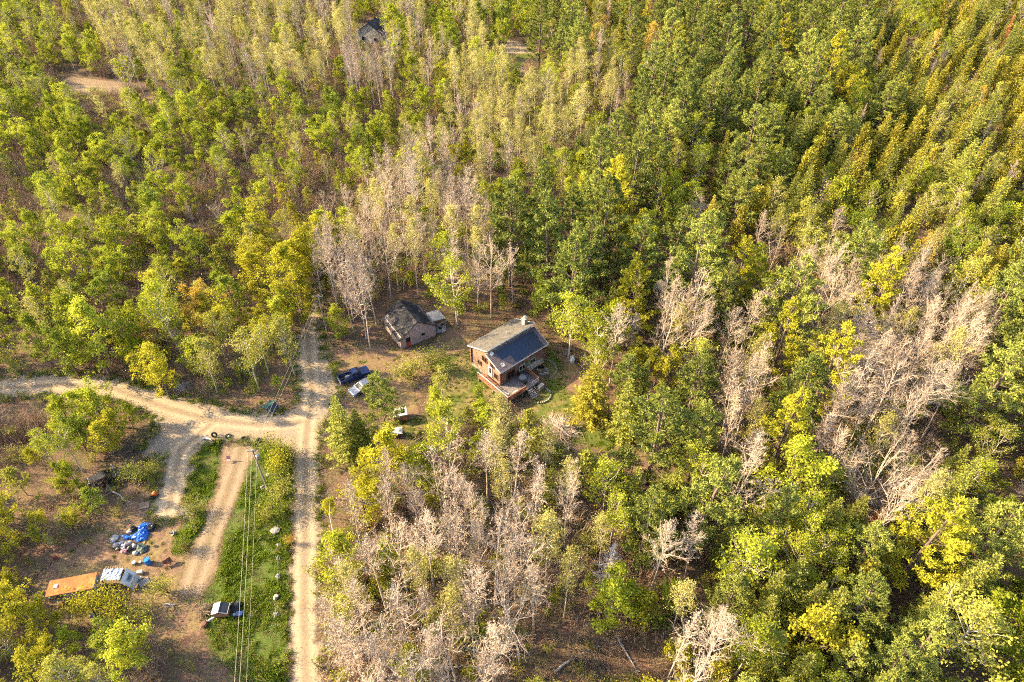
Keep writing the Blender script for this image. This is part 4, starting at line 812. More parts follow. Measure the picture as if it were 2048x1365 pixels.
m_ = MB(); m_.add([(0.85, -0.5, 0.97), (1.05, SD * 0.85, 1.12), (1.1, SD * 0.85, 0.1), (0.95, -0.5, 0.1)], [[0, 3, 2, 1]]); m_.add([(0.80, -0.5, 0.97), (1.0, SD * 0.85, 1.12), (1.05, SD * 0.85, 0.1), (0.9, -0.5, 0.1)], [[0, 1, 2, 3]]); part('side', m_, M_WHITE, e)
n_ = unit(np.cross(np.array([0.85, -0.15, -0.95]), np.array([0.15, SD, 0.15])))
def tq(f, g): a = np.array([0, -0.35, 1.95]); b_ = np.array([0.15, SD * 0.95, 2.1]); c = np.array([1.05, SD * 0.85, 1.15]); d = np.array([0.85, -0.5, 1.0]); return (a * (1 - f) + d * f) * (1 - g) + (b_ * (1 - f) + c * f) * g
for nm, mt, ins, off in (('window_frame', M_BLACK, 0.0, 0.012), ('window_inner_frame', M_WHITE, 0.035, 0.018), ('pane', M_GLASS, 0.07, 0.024)):
    m_ = MB(); Q = [tq(0.38 + ins, 0.28 + ins) + n_ * off, tq(0.82 - ins, 0.28 + ins) + n_ * off, tq(0.82 - ins, 0.80 - ins) + n_ * off, tq(0.38 + ins, 0.80 - ins) + n_ * off]; m_.add(Q + [q_ - n_ * 0.011 for q_ in Q], [[0, 1, 2, 3], [7, 6, 5, 4], [0, 4, 5, 1], [1, 5, 6, 2], [2, 6, 7, 3], [3, 7, 4, 0]]); part(nm, m_, mt, e)
for y in (-0.45, SD * 0.83): m_ = MB(); m_.b(0.86, 0.92, y - .03, y + .03, 0, 1.0); part('prop', m_, M_GREYWOOD, e)
# blue tarp over the heap, with a grey and a dark green one beside it
def tarp(name, label, poly, hmax, mat, seed):
    Q = w2(poly); rg = np.random.default_rng(seed); lo, hi = Q.min(0) - 0.2, Q.max(0) + 0.2; cell = 0.14; nx, ny = int((hi[0] - lo[0]) / cell) + 1, int((hi[1] - lo[1]) / cell) + 1
    X, Y = np.meshgrid(lo[0] + np.arange(nx) * cell, lo[1] + np.arange(ny) * cell); P = np.stack([X.ravel(), Y.ravel()], -1); sd = poly_sd(P, Q)
    z = np.zeros(len(P))
    for k in range(14):
        f = rg.normal(0, 1, 2); f = f / np.linalg.norm(f) * rg.uniform(2, 9); z += np.abs(np.sin(P @ f + rg.uniform(0, 6.28))) * rg.uniform(0.3, 1) / np.linalg.norm(f) * 1.6
    z = (0.05 + hmax * (1 - np.exp(-np.maximum(sd, 0) / 0.45))) * (0.35 + 0.9 * (z - z.min()) / (z.max() - z.min())) + 0.03
    ok = (sd > -0.02).reshape(ny, nx); idx = np.arange(nx * ny).reshape(ny, nx); F = np.stack([idx[:-1, :-1], idx[:-1, 1:], idx[1:, 1:], idx[1:, :-1]], -1).reshape(-1, 4); F = F[(ok[:-1, :-1] & ok[:-1, 1:] & ok[1:, 1:] & ok[1:, :-1]).ravel()]
    us = np.unique(F); mp = np.full(nx * ny, -1); mp[us] = np.arange(len(us)); c = P[us].mean(0); V = np.column_stack([P[us] - c, z[us]]); V[:, :2] += rg.normal(0, 0.03, (len(us), 2))
    n = len(us); E_ = {}
    for f in mp[F]:
        for a in range(4): k_ = (f[a], f[(a + 1) % 4]); E_[k_] = 1
    rim = [(a, b_) for a, b_ in E_ if (b_, a) not in E_]; m_ = MB(); B_ = V.copy(); B_[:, 2] = 0.01; m_.add(np.concatenate([V, B_]), mp[F]); m_.add(np.concatenate([V, B_]), [[b_, a, a + n, b_ + n] for a, b_ in rim])
    return solo(name, m_, mat, label, 'tarp', (c[0], c[1], 0))
tarp('blue_tarp', 'crumpled bright blue tarp thrown over a rubbish heap', [(241, 1072), (252, 1070), (262, 1073), (274, 1066), (276, 1052), (286, 1047), (308, 1047), (312, 1052), (300, 1057), (298, 1072), (292, 1082), (276, 1086), (262, 1080), (248, 1082), (243, 1078)], 0.75, M_BLUET, 3)
tarp('grey_tarp', 'grey plastic sheet left of the blue tarp', [(218, 1079), (230, 1069), (240, 1072), (238, 1080), (230, 1087), (220, 1085)], 0.4, M_GREYT, 5)
tarp('green_tarp', 'dark green tarp on the lower right of the blue tarp', [(272, 1090), (284, 1086), (298, 1092), (296, 1104), (282, 1110), (272, 1104)], 0.5, M_GREENT, 6)
BAGS = [(233, 1092, .32, M_RUBBISH, 'pinkish rubbish bag at the left end of the heap'), (240, 1097, .35, M_BLACK, 'black rubbish bag beside the pinkish bag'), (247, 1096, .33, M_WHITE, 'white rubbish bag low on the heap'), (250, 1105, .34, M_PINK, 'pink and white bag at the front of the heap'),
        (256, 1090, .38, M_RUBBISH, 'torn grey-brown bag under the blue tarp edge'), (262, 1098, .36, M_BLACK, 'large black bag in the middle of the heap'), (268, 1094, .30, M_RUBBISH, 'pale bag against the green tarp'), (271, 1108, .27, M_WHITE, 'small white bag under the green tarp'),
        (243, 1088, .28, M_WHITE, 'small white bag next to the grey sheet'), (305, 1056, .5, M_BLACK, 'big black bag at the upper right of the blue tarp'), (268, 1060, .4, M_BLACK, 'black bag above the blue tarp'), (260, 1065, .33, M_RUBBISH, 'greenish-grey bag above the blue tarp'), (294, 1091, .22, M_TAN, 'tan cushion lying on the green tarp'), (228, 1085, .3, M_GREYT, 'grey bag under the grey sheet')]
for i, (u, v, r, mt, lab) in enumerate(BAGS):
    p = at(u, v); m_ = MB(); m_.lump((0, 0, r * 0.62), (r * 1.15, r, r * 0.75), np.random.default_rng(60 + i), (10, 7), 0.28); m_.tube([[0, 0, r * 1.1], [r * .1, 0, r * 1.45]], [r * .12, r * .2], 6); solo('rubbish_bag', m_, mt, lab, 'rubbish bag', (p[0], p[1], 0.55 if i == 12 else 0), i * 0.8, 'rubbish around the blue tarp')
def barrel(name, label, u, v, r, h, mat, cat='barrel'):
    p = at(u, v); b_ = thing(name, label, cat, (p[0], p[1], 0)); m_ = MB(); m_.lathe([(0, 0), (r, 0), (r * 1.03, h * .3), (r, h * .33), (r * 1.03, h * .66), (r, h * .7), (r, h), (r * .94, h), (r * .94, h - 0.04), (0, h - 0.04)], k=20); part('body', m_, mat, b_)
    m_ = MB(); m_.lathe([(0, h + 0.0), (r * .1, h), (r * .1, h - .05)], (r * .5, 0, 0), 8); part('bung', m_, mat, b_); return b_
barrel('plastic_barrel', 'bright blue plastic barrel standing in the clearing', 297, 1127, 0.36, 0.95, M_BARREL)
def bucket(label, u, v, r, h, mat, g=None):
    p = at(u, v); m_ = MB(); m_.lathe([(0, 0), (r * .82, 0), (r, h), (r * 1.06, h), (r * 1.06, h - .04), (r * .95, h - .02), (r * .75, 0.04), (0, 0.04)], k=16); m_.lathe([(0, h * .93), (r * .9, h * .93)], k=16); solo('bucket', m_, mat, label, 'bucket', (p[0], p[1], 0), 0, g)
bucket('white bucket left of the blue barrel', 269, 1128, .24, .42, M_WHITE); bucket('small beige bucket between white bucket and blue barrel', 281, 1126, .17, .3, M_CAMPER); bucket('white bucket beside the topper, nearest the grey pallet', 274, 1163, .26, .5, M_WHITE); bucket('small white bucket behind the grey pallet', 281, 1158, .18, .3, M_WHITE)
p = at(281, 1147); co = thing('cooler', 'white lidded cooler box near the topper', 'cooler', (p[0], p[1], 0), 0.15); m_ = MB(); m_.box((0, 0, .2), (.62, .4, .4)); part('body', m_, M_WHITE, co); m_ = MB(); m_.box((0, 0, .43), (.66, .44, .06)); part('lid', m_, M_CAMPER, co)
def pallet(label, u, v, rz, mat, w=1.2, d=1.0, tilt=0.0):
    p = at(u, v); P_ = thing('pallet', label, 'pallet', (p[0], p[1], 0), rz); P_.rotation_euler = (tilt, 0, rz); zz = 0.0 if not tilt else 0.02
    for i in range(7): m_ = MB(); y = -d / 2 + d * (i + .5) / 7; m_.box((0, y, .125 + zz), (w, d / 7 * .72, .025)); part('slat', m_, mat, P_)
    for x in (-w / 2 + .05, 0, w / 2 - .05): m_ = MB(); m_.box((x, 0, .056 + zz), (.09, d, .112)); part('bearer', m_, mat, P_)
pallet('grey pallet lying right of the topper', 289, 1166, 0.75, M_GREYWOOD); pallet('pale wooden pallet at the edge of the gravel spur', 289, 1012, 0.25, M_WOOD, 1.3, 1.1)
chair('folding_chair', 'dark folding chair right of the blue barrel, nearer the barrel', tuple(at(334, 1133)), 0.5, M_LOGEND); chair('folding_chair', 'dark folding chair right of the blue barrel, nearer the track', tuple(at(343, 1127)), 0.9, M_LOGEND)
p = at(311, 991); b_ = thing('orange_drum', 'bright orange drum with a tan cap at the edge of the gravel spur', 'drum', (p[0], p[1], 0)); m_ = MB(); m_.lathe([(0, 0), (.25, .02), (.34, .2), (.34, .5), (.24, .66), (0, .7)], k=16); part('body', m_, M_ORANGE, b_, True); m_ = MB(); m_.lathe([(0, .82), (.1, .8), (.1, .68)], (0.05, 0.05, 0), 10); part('cap', m_, M_TAN, b_)
p = at(306, 997); m_ = MB(); m_.lump((0, 0, .22), (.45, .3, .3), np.random.default_rng(91), (9, 6), .3); solo('sack', m_, M_BLACK, 'dark sack slumped below the orange drum', 'sack', tuple(p))
p = at(370, 1094); m_ = MB(); m_.box((0, 0, .18), (.85, .75, .03), tilt=(.16, .2, 0)); solo('rusty_sheet', m_, M_RUSTROOF, 'orange rusty metal sheet beside the track', 'metal sheet', tuple(p), .3)
m_ = MB(); m_.tube([[0, 0, .05], [1.1, 1.6, .25]], .035, 6); p = at(357, 1108); solo('pole', m_, M_WOOD, 'thin pole lying against the rusty sheet', 'pole', tuple(p))
for i, (u, v, r, lab) in enumerate(((557, 1091, .29, 'pale boulder on the verge, farthest up the line of five'), (556.5, 1118, .29, 'pale boulder on the verge, second from the top of the line'), (557, 1153, .34, 'pale boulder on the verge, middle of the line of five'), (553, 1196, .4, 'pale boulder on the verge, largest and fourth of the line'), (552, 1231, .34, 'pale boulder on the verge by the orange flowers, last of the line'), (551, 1063, .6, 'flat grey boulder at the top of the open grass'), (347, 1068, .38, 'round grey stone right of the blue tarp'), (1144, 723, .55, 'upright white stone at the east yard edge'), (1131, 708, .5, 'grey rock beside the upright white stone'), (1136, 702, .42, 'smaller grey rock behind the upright white stone'), (1186, 832, .35, 'white stone on the orange soil of the east lawn'), (1139, 898, .3, 'small pale stone at the lower end of the east lawn'), (242, 820, .34, 'white stone below the western road bend'), (527 + 9, 951, .28, 'white stone under the utility pole shrub'), (526, 977, .3, 'grey-white stone beside the power line shrubs'))):
    p = at(u, v); m_ = MB(); m_.lump((0, 0, r * (.32 if i < 6 else .5)), (r, r * .85, r * (.7 if i != 7 else 1.6)), np.random.default_rng(120 + i), (8, 6), .42, flat=1.0 if i != 5 else .5); solo('boulder', m_, M_STONE if i not in (7, 10) else M_WHITE, lab, 'stone', (p[0], p[1], 0), i)
for i in range(4):
    A_, B_ = (557, 1091), (0, 0); pts_ = [(557, 1091), (556.5, 1118), (557, 1153), (553, 1196), (552, 1231)]; a, b_ = at(*pts_[i]), at(*pts_[i + 1]); m_ = MB(); m_.tube([a + [0, 0, .3], (a + b_) / 2 + [0, 0, .12], b_ + [0, 0, .3]], .02, 5); solo('rope', m_, M_WOOD, ('topmost', 'second', 'third', 'lowest')[i] + ' length of pale rope between the verge boulders', 'rope')
def tyre(label, u, v, r=.46, tilt=0.0):
    p = at(u, v); m_ = MB(); m_.lathe([(r * .55, .02), (r * .9, 0), (r, .06), (r, .2), (r * .9, .26), (r * .55, .24), (r * .62, .13), (r * .55, .02)], k=22); o = solo('tyre', m_, M_RUBBER, label, 'tyre', (p[0], p[1], .0), 0, 'tyres along the road edge'); o.rotation_euler = (tilt, 0, 0); o.location.z = abs(math.sin(tilt)) * r; return o
tyre('tyre with a white hub at the road edge, first of three', 457, 874); tyre('plain tyre at the road edge, middle of three', 488, 879); tyre('plain tyre at the road edge, third and nearest the utility pole', 519, 882); tyre('tyre standing upright at the left end of the tyre row', 431, 873, .46, 1.25)
m_ = MB(); m_.lathe([(0, .1), (.16, .1), (.16, .16), (0, .18)], k=12); p = at(457, 874); solo('hub_cap', m_, M_WHITE, 'white hub cap inside the first tyre', 'hub cap', tuple(p))
p = at(417, 880); bu = thing('car_bumper', 'white broken car bumper at the left end of the tyre row', 'bumper', (p[0], p[1], 0), 2.9); m_ = MB(); m_.tube([[-.75, .15, .2], [-.5, 0, .22], [.5, 0, .24], [.8, .2, .2]], .13, 6); part('shell', m_, M_WHITE, bu); m_ = MB(); m_.box((0, -.02, .37), (.9, .1, .06)); part('strip', m_, M_WHITE, bu)
p = at(440, 884); m_ = MB(); m_.lump((0, 0, .22), (.4, .3, .28), np.random.default_rng(92), (9, 6), .3); solo('sack', m_, M_BLACK, 'black sack beside the white bumper', 'sack', tuple(p))
chair('stool', 'small pink plastic chair on the dirt track', tuple(at(459, 924)), .2, M_PINK)
p = at(111, 1117); m_ = MB(); m_.lathe([(0, 0), (.17, 0), (.17, .4), (.06, .5), (.06, .56), (0, .56)], k=12); solo('gas_can', m_, M_RED, 'red can in the grass behind the camper', 'can', tuple(p))
p = at(190, 1233); m_ = MB(); m_.lump((0, 0, .24), (.5, .4, .32), np.random.default_rng(93), (10, 7), .3); solo('rubbish_bag', m_, M_BLUECAR, 'dark blue bag on the soil below the camper', 'rubbish bag', tuple(p))
p = at(212, 1240); m_ = MB(); m_.box((0, 0, .1), (.6, .45, .2), top=(.8, .8)); solo('foam_block', m_, M_CAMPER, 'cream foam block right of the dark blue bag', 'foam', tuple(p), .5)
# small cap shelter with bags and board
p = at(446, 1226); cs = thing('cap_shelter', 'small shelter made of a two-tone truck cap on brown sides', 'shelter', (p[0], p[1], 0), .06)
m_ = MB(); m_.box((0, 0, .5), (1.75, 1.2, 1.0)); part('sides', m_, M_CEDARB, cs)
m_ = MB(); m_.add([(-.92, -.66, 1.0), (-.05, -.66, 1.42), (-.05, .66, 1.42), (-.92, .66, 1.0)], [[0, 1, 2, 3]]); m_.add([(-.92, -.66, .96), (-.05, -.66, 1.38), (-.05, .66, 1.38), (-.92, .66, .96)], [[3, 2, 1, 0]]); part('pale_slope', m_, M_GALV, cs)
for i in range(6): m_ = MB(); y = -.66 + 1.32 * i / 6; m_.add([(-.05, y, 1.42), (.92, y, 1.05), (.92, y + .2, 1.05), (-.05, y + .2, 1.42)], [[0, 1, 2, 3]]); m_.add([(-.05, y, 1.38), (.92, y, 1.01), (.92, y + .2, 1.01), (-.05, y + .2, 1.38)], [[3, 2, 1, 0]]); part('dark_slat', m_, M_FRAME, cs)
for a, b_ in (((-.05, -.66, 1.43), (-.05, .66, 1.43)), ((-.92, -.67, 1.0), (-.05, -.67, 1.42)), ((-.05, -.67, 1.42), (.93, -.67, 1.04)), ((.93, -.67, 1.04), (.93, .67, 1.04)), ((-.92, .67, 1.0), (-.05, .67, 1.42)), ((-.93, -.67, 1.0), (-.93, .67, 1.0))): m_ = MB(); m_.tube([a, b_], .035, 4); part('white_edge', m_, M_WHITE, cs)
for i, (u, v, r, mt, lab) in enumerate(((468, 1216, .5, M_BLACK, 'large black bag right of the cap shelter'), (477, 1213, .48, M_BLACK, 'black bag behind the blue crate, next to the power lines'), (472, 1222, .4, M_BLACK, 'black bag in front of the larger black bags'))):
    p = at(u, v); m_ = MB(); m_.lump((0, 0, r * .62), (r * 1.1, r, r * .8), np.random.default_rng(95 + i), (10, 7), .28); solo('rubbish_bag', m_, mt, lab, 'rubbish bag', tuple(p), i, 'bags beside the cap shelter')
p = at(480, 1231); m_ = MB(); m_.box((0, 0, .25), (.75, .5, .5), top=(1.08, 1.08)); solo('crate', m_, M_BLUECAR, 'dark blue crate under the power lines by the cap shelter', 'crate', tuple(p), .1)
p = at(470, 1232); m_ = MB(); m_.lathe([(0, 0), (.15, 0), (.17, .4), (0, .4)], k=12); solo('bucket', m_, M_SILVER, 'pale blue bucket between cap shelter and dark blue crate', 'bucket', tuple(p))
p = at(499, 1237); m_ = MB(); m_.box((0, 0, .06), (.75, 1.0, .05)); m_.box((0, -.55, .03), (.75, .06, .06)); solo('white_board', m_, M_CAMPER, 'pale flat board on the grass right of the bags', 'board', tuple(p), .05)
p = at(424, 1239); m_ = MB(); m_.tube([[-.5, -.35, .12], [.5, .35, .16]], .12, 7); solo('pipe', m_, M_WHITE, 'short white pipe left of the cap shelter', 'pipe', tuple(p))
p = at(409, 1251); m_ = MB(); m_.lathe([(0, 0), (.36, .02), (.42, .3), (.3, .5), (0, .52)], k=10); solo('stump', m_, M_LOGEND, 'dark stump at the foot of the white pipe', 'stump', tuple(p))
def brush_pile(label, u, v, R, H, n, seed, mat):
    p = at(u, v); rg = np.random.default_rng(seed); b_ = thing('brush_pile', label, 'brush pile', (p[0], p[1], 0))
    for g in range(3):
        m_ = MB()
        for i in range(n // 3):
            a = rg.uniform(0, 6.28); c = np.array([rg.normal(0, R * .35), rg.normal(0, R * .35), 0]); r_ = np.hypot(c[0], c[1]); c[2] = max(.05, H * (1 - r_ / R) * rg.uniform(.2, 1)); L = rg.uniform(.5, 1.3) * R; d = np.array([math.cos(a), math.sin(a), rg.normal(0, .15)]); P0 = c - d * L / 2; P1 = c + d * L / 2; P0[2] = max(P0[2], .02); P1[2] = max(P1[2], .02)
            m_.tube([P0, (P0 + P1) / 2 + rg.normal(0, .07, 3), P1], [.026, .02, .009], 4, rnd=rg.uniform(0, 1), cap=False)
        part('branches', m_, mat, b_, kind='stuff')
brush_pile('tangled pile of pale cut branches left of the cap shelter', 413, 1222, 1.6, .8, 90, 71, M_WOOD)
brush_pile('big grey heap of brushwood at the west side of the east lawn', 1118, 862, 3.2, 1.3, 330, 72, M_BARK_BARE)
brush_pile('heap of brown brushwood behind the gravel spur', 250, 905, 2.6, 1.0, 150, 73, M_BARK_DARK)
brush_pile('round nest of grey sticks on the strip between the tracks', 376, 1027, 1.5, .5, 90, 74, M_DEAD)
brush_pile('low pile of fallen branches in the lower brush clearing', 1185, 1320, 3.4, .5, 130, 75, M_BARK_DARK)
brush_pile('bleached stick pile at the roadside above the junction', 362, 774, 1.7, .6, 60, 76, M_DEAD)
# picnic table with dark panel
p = at(541, 816); pt = thing('picnic_table', 'green slatted picnic table with a dark panel leaning on it, by the junction', 'picnic table', (p[0], p[1], 0), .95)
for i in range(5): m_ = MB(); m_.b(-.95, .95, -.36 + i * .15, -.24 + i * .15, .72, .76); part('top_slat', m_, M_GREENP, pt)
for s in (-1, 1):
    for k in range(2): m_ = MB(); y = s * (.62 + k * .14); m_.b(-.95, .95, y - .06, y + .06, .42, .46); part('bench_slat', m_, M_GREENP, pt)
    m_ = MB(); m_.tube([[s * .7, -.75, 0], [s * .7, -.15, .7]], .04, 4); m_.tube([[s * .7, .75, 0], [s * .7, .15, .7]], .04, 4); m_.tube([[s * .7, -.78, .4], [s * .7, .78, .4]], .035, 4); part('leg_frame', m_, M_GREENP, pt)
m_ = MB(); m_.box((.1, -.85, .5), (1.5, .05, 1.15), tilt=(math.radians(-48), 0, 0)); pn = part('leaning_panel', m_, M_FRAME, pt)
for s in (-1, 1): m_ = MB(); m_.box((.1 + s * .75, -.86, .51), (.05, .07, 1.18), tilt=(math.radians(-48), 0, 0)); part('panel_edge', m_, M_GALV, pn)
# ------------------------------------------------------------------ utility poles and wires
def utility_pole(label, base, H, drum=True):
    po = thing('utility_pole', label, 'utility pole', tuple(base)); m_ = MB(); m_.tube([[0, 0, -.1], [0, 0, H]], [.16, .11], 8); part('pole', m_, M_POLE, po)
    m_ = MB(); m_.box((0, 0, H - .35), (1.5, .1, .12)); ca = part('crossarm', m_, M_POLE, po)
    for x in (-.68, -.25, .25, .68): m_ = MB(); m_.lathe([(0, H - .1), (.04, H - .12), (.05, H - .2), (.03, H - .29)], (x, 0, 0), 8); part('insulator', m_, M_WHITE, ca)
    if drum: m_ = MB(); m_.lathe([(0, H - 1.9), (.24, H - 1.88), (.26, H - 1.1), (.2, H - 1.0), (0, H - .98)], (.42, -.05, 0), 14); part('transformer', m_, M_GALV, po, True)
    return po
PH_ = 9.0; pb = at(504, 900, PH_); p_top = pb.copy()
utility_pole('grey utility pole with a transformer at the top of the grass verge', (pb[0], pb[1], 0), PH_)
n_top = at(636, 590, 8.0); utility_pole('slim utility pole hidden among the trees along the northern road', (n_top[0], n_top[1], 0), 8.0, False)
q_ = at(482, 1365, 7.2); s_top = p_top + (q_ - p_top) * ((p_top[1] - 2.0) / (p_top[1] - q_[1])); s_top[2] = 8.6; utility_pole('utility pole carrying the lines on beyond the lower edge', (s_top[0], s_top[1], 0), 8.6, False)
for k, x in enumerate((-.55, -.05, .62)):
    a = np.array([p_top[0] + x, p_top[1], PH_ - .1]); b_ = np.array([s_top[0] + x, s_top[1], 8.5]); f = np.linspace(0, 1, 14)[:, None]; P = a + (b_ - a) * f; P[:, 2] -= (1.2 * 4 * f * (1 - f))[:, 0]; m_ = MB(); m_.tube(P, .02 if k < 2 else .013, 5); solo('power_line', m_, M_WIRE, ('left of three wires running from the pole down along the verge', 'middle of three wires running from the pole down along the verge', 'thinnest right wire running from the pole down along the verge')[k], 'wire')
for k, x in enumerate((-.3, .3)):
    a = np.array([p_top[0] + x, p_top[1], PH_ - .1]); b_ = np.array([n_top[0] + x, n_top[1], 7.9]); f = np.linspace(0, 1, 14)[:, None]; P = a + (b_ - a) * f; P[:, 2] -= (1.0 * 4 * f * (1 - f))[:, 0]; m_ = MB(); m_.tube(P, .02, 5); solo('power_line', m_, M_WIRE, ('left of two wires crossing towards the northern road', 'right of two wires crossing towards the northern road')[k], 'wire')
# ------------------------------------------------------------------ fallen trunks, a leaning pole, a snag
def fallen(label, a, b_, r, mat):
    A_, B_ = at(*a), at(*b_); rg = np.random.default_rng(int(a[0] * 7 + a[1])); n = 5; P = A_ + (B_ - A_) * np.linspace(0, 1, n)[:, None] + np.column_stack([rg.normal(0, .12, (n, 2)), np.zeros(n)]); P[:, 2] = r * .8; o = thing('fallen_trunk', label, 'fallen trunk', tuple(A_)); P = P - A_
    m_ = MB(); m_.tube(P, np.linspace(r, r * .4, n), 7); part('trunk', m_, mat, o)
    for k in range(3): q = P[rg.integers(1, n)]; m_ = MB(); m_.tube([q, q + np.array([rg.normal(0, .7), rg.normal(0, .7), rg.uniform(.1, .7)])], [r * .35, .015], 4); part('branch_stub', m_, mat, o)
for lab, a, b_ in (('grey fallen trunk on the orange soil below the east lawn', (1240, 905), (1256, 935)), ('short pale log lying across the track below the east lawn', (1222, 930), (1255, 936)), ('grey fallen trunk in the shaded gap right of the lawn', (1262, 1010), (1300, 990)), ('bleached fallen trunk above the western road', (230, 640), (225, 720)), ('pale fallen trunk crossing the lower brush clearing', (1110, 1345), (1190, 1290)), ('thin fallen trunk at the right of the lower clearing', (1235, 1270), (1270, 1345)), ('grey fallen trunk by the black car', (215, 975), (262, 1010)), ('thin fallen pole below the camper', (222, 1245), (270, 1246)), ('bent pale log on the brush south of the truck topper', (330, 1212), (350, 1211))): fallen(lab, a, b_, .16, M_DEAD)
A_ = at(640, 985); m_ = MB(); B_ = at(690, 1180); lp = thing('leaning_birch', 'thin white birch trunk bent low beside the straight road', 'tree', tuple(B_)); P = np.array([[0, 0, 0], [-.6, 2.2, 2.0], [-1.6, 4.8, 3.3], [-2.6, 7.5, 4.0], [-3.0, 9.6, 4.2]]); m_.tube(P, [.09, .08, .065, .05, .02], 6); part('trunk', m_, M_BARK_PALE, lp)
for k in range(5): m_ = MB(); q = P[1 + k % 4]; m_.tube([q, q + np.array([rngJ.normal(0, .5), rngJ.uniform(.2, .9), rngJ.uniform(.2, .7)])], [.025, .01], 4); part('branch', m_, M_BARK_PALE, lp)
p = at(1222, 1078, 12); T_, C_ = spruce(190, 12.5, 2.4, needle=False, step=.40); sn = thing('dead_snag', 'dead grey spruce with bare drooping branches', 'tree', (p[0], p[1], 0)); sn.rotation_euler = (.05, .03, 0); part('trunk', T_, M_DEAD, sn)
# ------------------------------------------------------------------ the distant house
p = at(742, 92); fh = thing('distant_house', 'distant grey house with pale gable behind the aspens', 'house', (p[0], p[1], 0), -.35)
m_ = MB(); m_.prism([(-5, 0), (5, 0), (5, 4.0), (0, 7.2), (-5, 4.0)], 0, 11); part('wall', m_, M_CONC, fh)
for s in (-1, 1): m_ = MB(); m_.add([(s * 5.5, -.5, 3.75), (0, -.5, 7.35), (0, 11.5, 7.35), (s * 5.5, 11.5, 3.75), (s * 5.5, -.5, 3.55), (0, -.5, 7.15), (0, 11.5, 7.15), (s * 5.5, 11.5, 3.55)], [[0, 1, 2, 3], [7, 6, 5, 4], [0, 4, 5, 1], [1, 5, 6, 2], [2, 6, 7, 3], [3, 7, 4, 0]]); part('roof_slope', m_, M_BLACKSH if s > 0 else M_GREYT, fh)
for x in (-2.5, 2.0): m_ = MB(); m_.b(x - .6, x + .6, -.06, .02, 1.4, 2.8); wo = part('window', m_, M_WHITE, fh); m_ = MB(); m_.b(x - .48, x + .48, -.09, -.055, 1.52, 2.68); part('pane', m_, M_GLASS, wo)
m_ = MB(); m_.b(-.5, .5, -.06, .02, 0.1, 2.2); part('door', m_, M_WHITE, fh)

pr_maple = lambda t: math.sin(min(1, (t + 0.18) / 0.55) * 1.57) * (1 - max(0, t - 0.3) / 0.7 * 0.72)
pr_aspen = lambda t: (0.55 + 0.55 * math.sin(min(1, t / 0.4) * 1.57)) * (1 - max(0, t - 0.35) / 0.65 * 0.8)
pr_tall = lambda t: (0.8 + 0.3 * math.sin(min(1, t / 0.4) * 1.57)) * (1 - max(0, t - 0.45) / 0.55 * 0.75)
PROTO = {}          # shape -> list of (trunk mesh, crown mesh, height, radius)
def proto(kind, builds, tm, cm):
    PROTO[kind] = []
    for (T, C), H, R in builds:
        PROTO[kind].append((T.mesh(kind + '_trunk', tm, True), C.mesh(kind + '_crown', cm), H, R))
proto('maple', [(decid(10 + i, 11, 3.3 + 0.25 * (i % 3), 0.22, 30, (12, 62), 4300, 0.31, 0.30, 0.17, pr_maple, 4, forks=i % 3, clump=2.2), 11, 3.5) for i in range(6)], M_BARK_DARK, L_GREEN)
proto('sapling', [(decid(30 + i, 9, 1.9 + 0.2 * (i % 2), 0.20, 24, (25, 62), 1800, 0.34, 0.25, 0.10, pr_tall, 3, clump=2.2), 9, 2.0) for i in range(5)], M_BARK_DARK, L_GREEN)
proto('birch', [(decid(50 + i, 13, 2.7, 0.32, 32, (28, 66), 2700, 0.27, 0.29, 0.14, pr_tall, 4, forks=i % 2, clump=2.0), 13, 2.8) for i in range(4)], M_BARK_PALE, L_GREEN)
proto('aspen', [(decid(70 + i, 17, 2.2 + 0.2 * (i % 2), 0.40, 32, (42, 74), 2000, 0.22, 0.28, 0.115, pr_aspen, 4, 1, clump=1.8, wob=0.05), 17, 2.3) for i in range(6)], M_BARK_PALE, [L_PALE])
proto('bare_aspen', [(decid(90 + i, 17, (1.5, 2.1, 1.8, 2.5, 1.6, 2.2, 1.9, 2.7)[i], (.32, .46, .38, .28, .5, .4, .35, .3)[i], (30, 36, 28, 40, 24, 34, 30, 38)[i], ((54, 80), (46, 76), (52, 78), (36, 72), (55, 78), (44, 74), (50, 80), (34, 70))[i], 280, 0.15, 0.13, 0.115, pr_aspen, 5, 5, wob=(.03, .06, .05, .09, .04, .07, .05, .08)[i], twig_r=0.0115, forks=int(i in (3, 7))), 17, 1.95) for i in range(8)], M_BARK_BARE, L_TWIG)
proto('bare_maple', [(decid(120, 13, 6.2, 0.2, 44, (18, 66), 300, 0.12, 0.1, 0.24, pr_maple, 7, 6, forks=4, twig_r=0.013, limb=0.012), 13, 6.2)], M_BARK_BARE, L_TWIG)
proto('pine', [(pine(130 + i, 17, 4.3 + 0.4 * (i % 3), 0.12 + 0.04 * (i % 3), 1.2, 0.95), 17, 4.6) for i in range(5)], M_BARK_PINE, L_PINE)
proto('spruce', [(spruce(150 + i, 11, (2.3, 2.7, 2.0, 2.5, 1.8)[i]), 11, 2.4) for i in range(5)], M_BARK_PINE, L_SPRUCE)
proto('cedar', [(cedar(170 + i, 11, 1.35 + 0.15 * (i % 3)), 11, 1.5) for i in range(6)], M_BARK_DARK, L_CEDAR)
proto('shrub', [(bush(200 + i, 1.5, 1.9, 1500, 0.14, 12), 2.2, 1.6) for i in range(5)], M_BARK_DARK, L_GREEN)

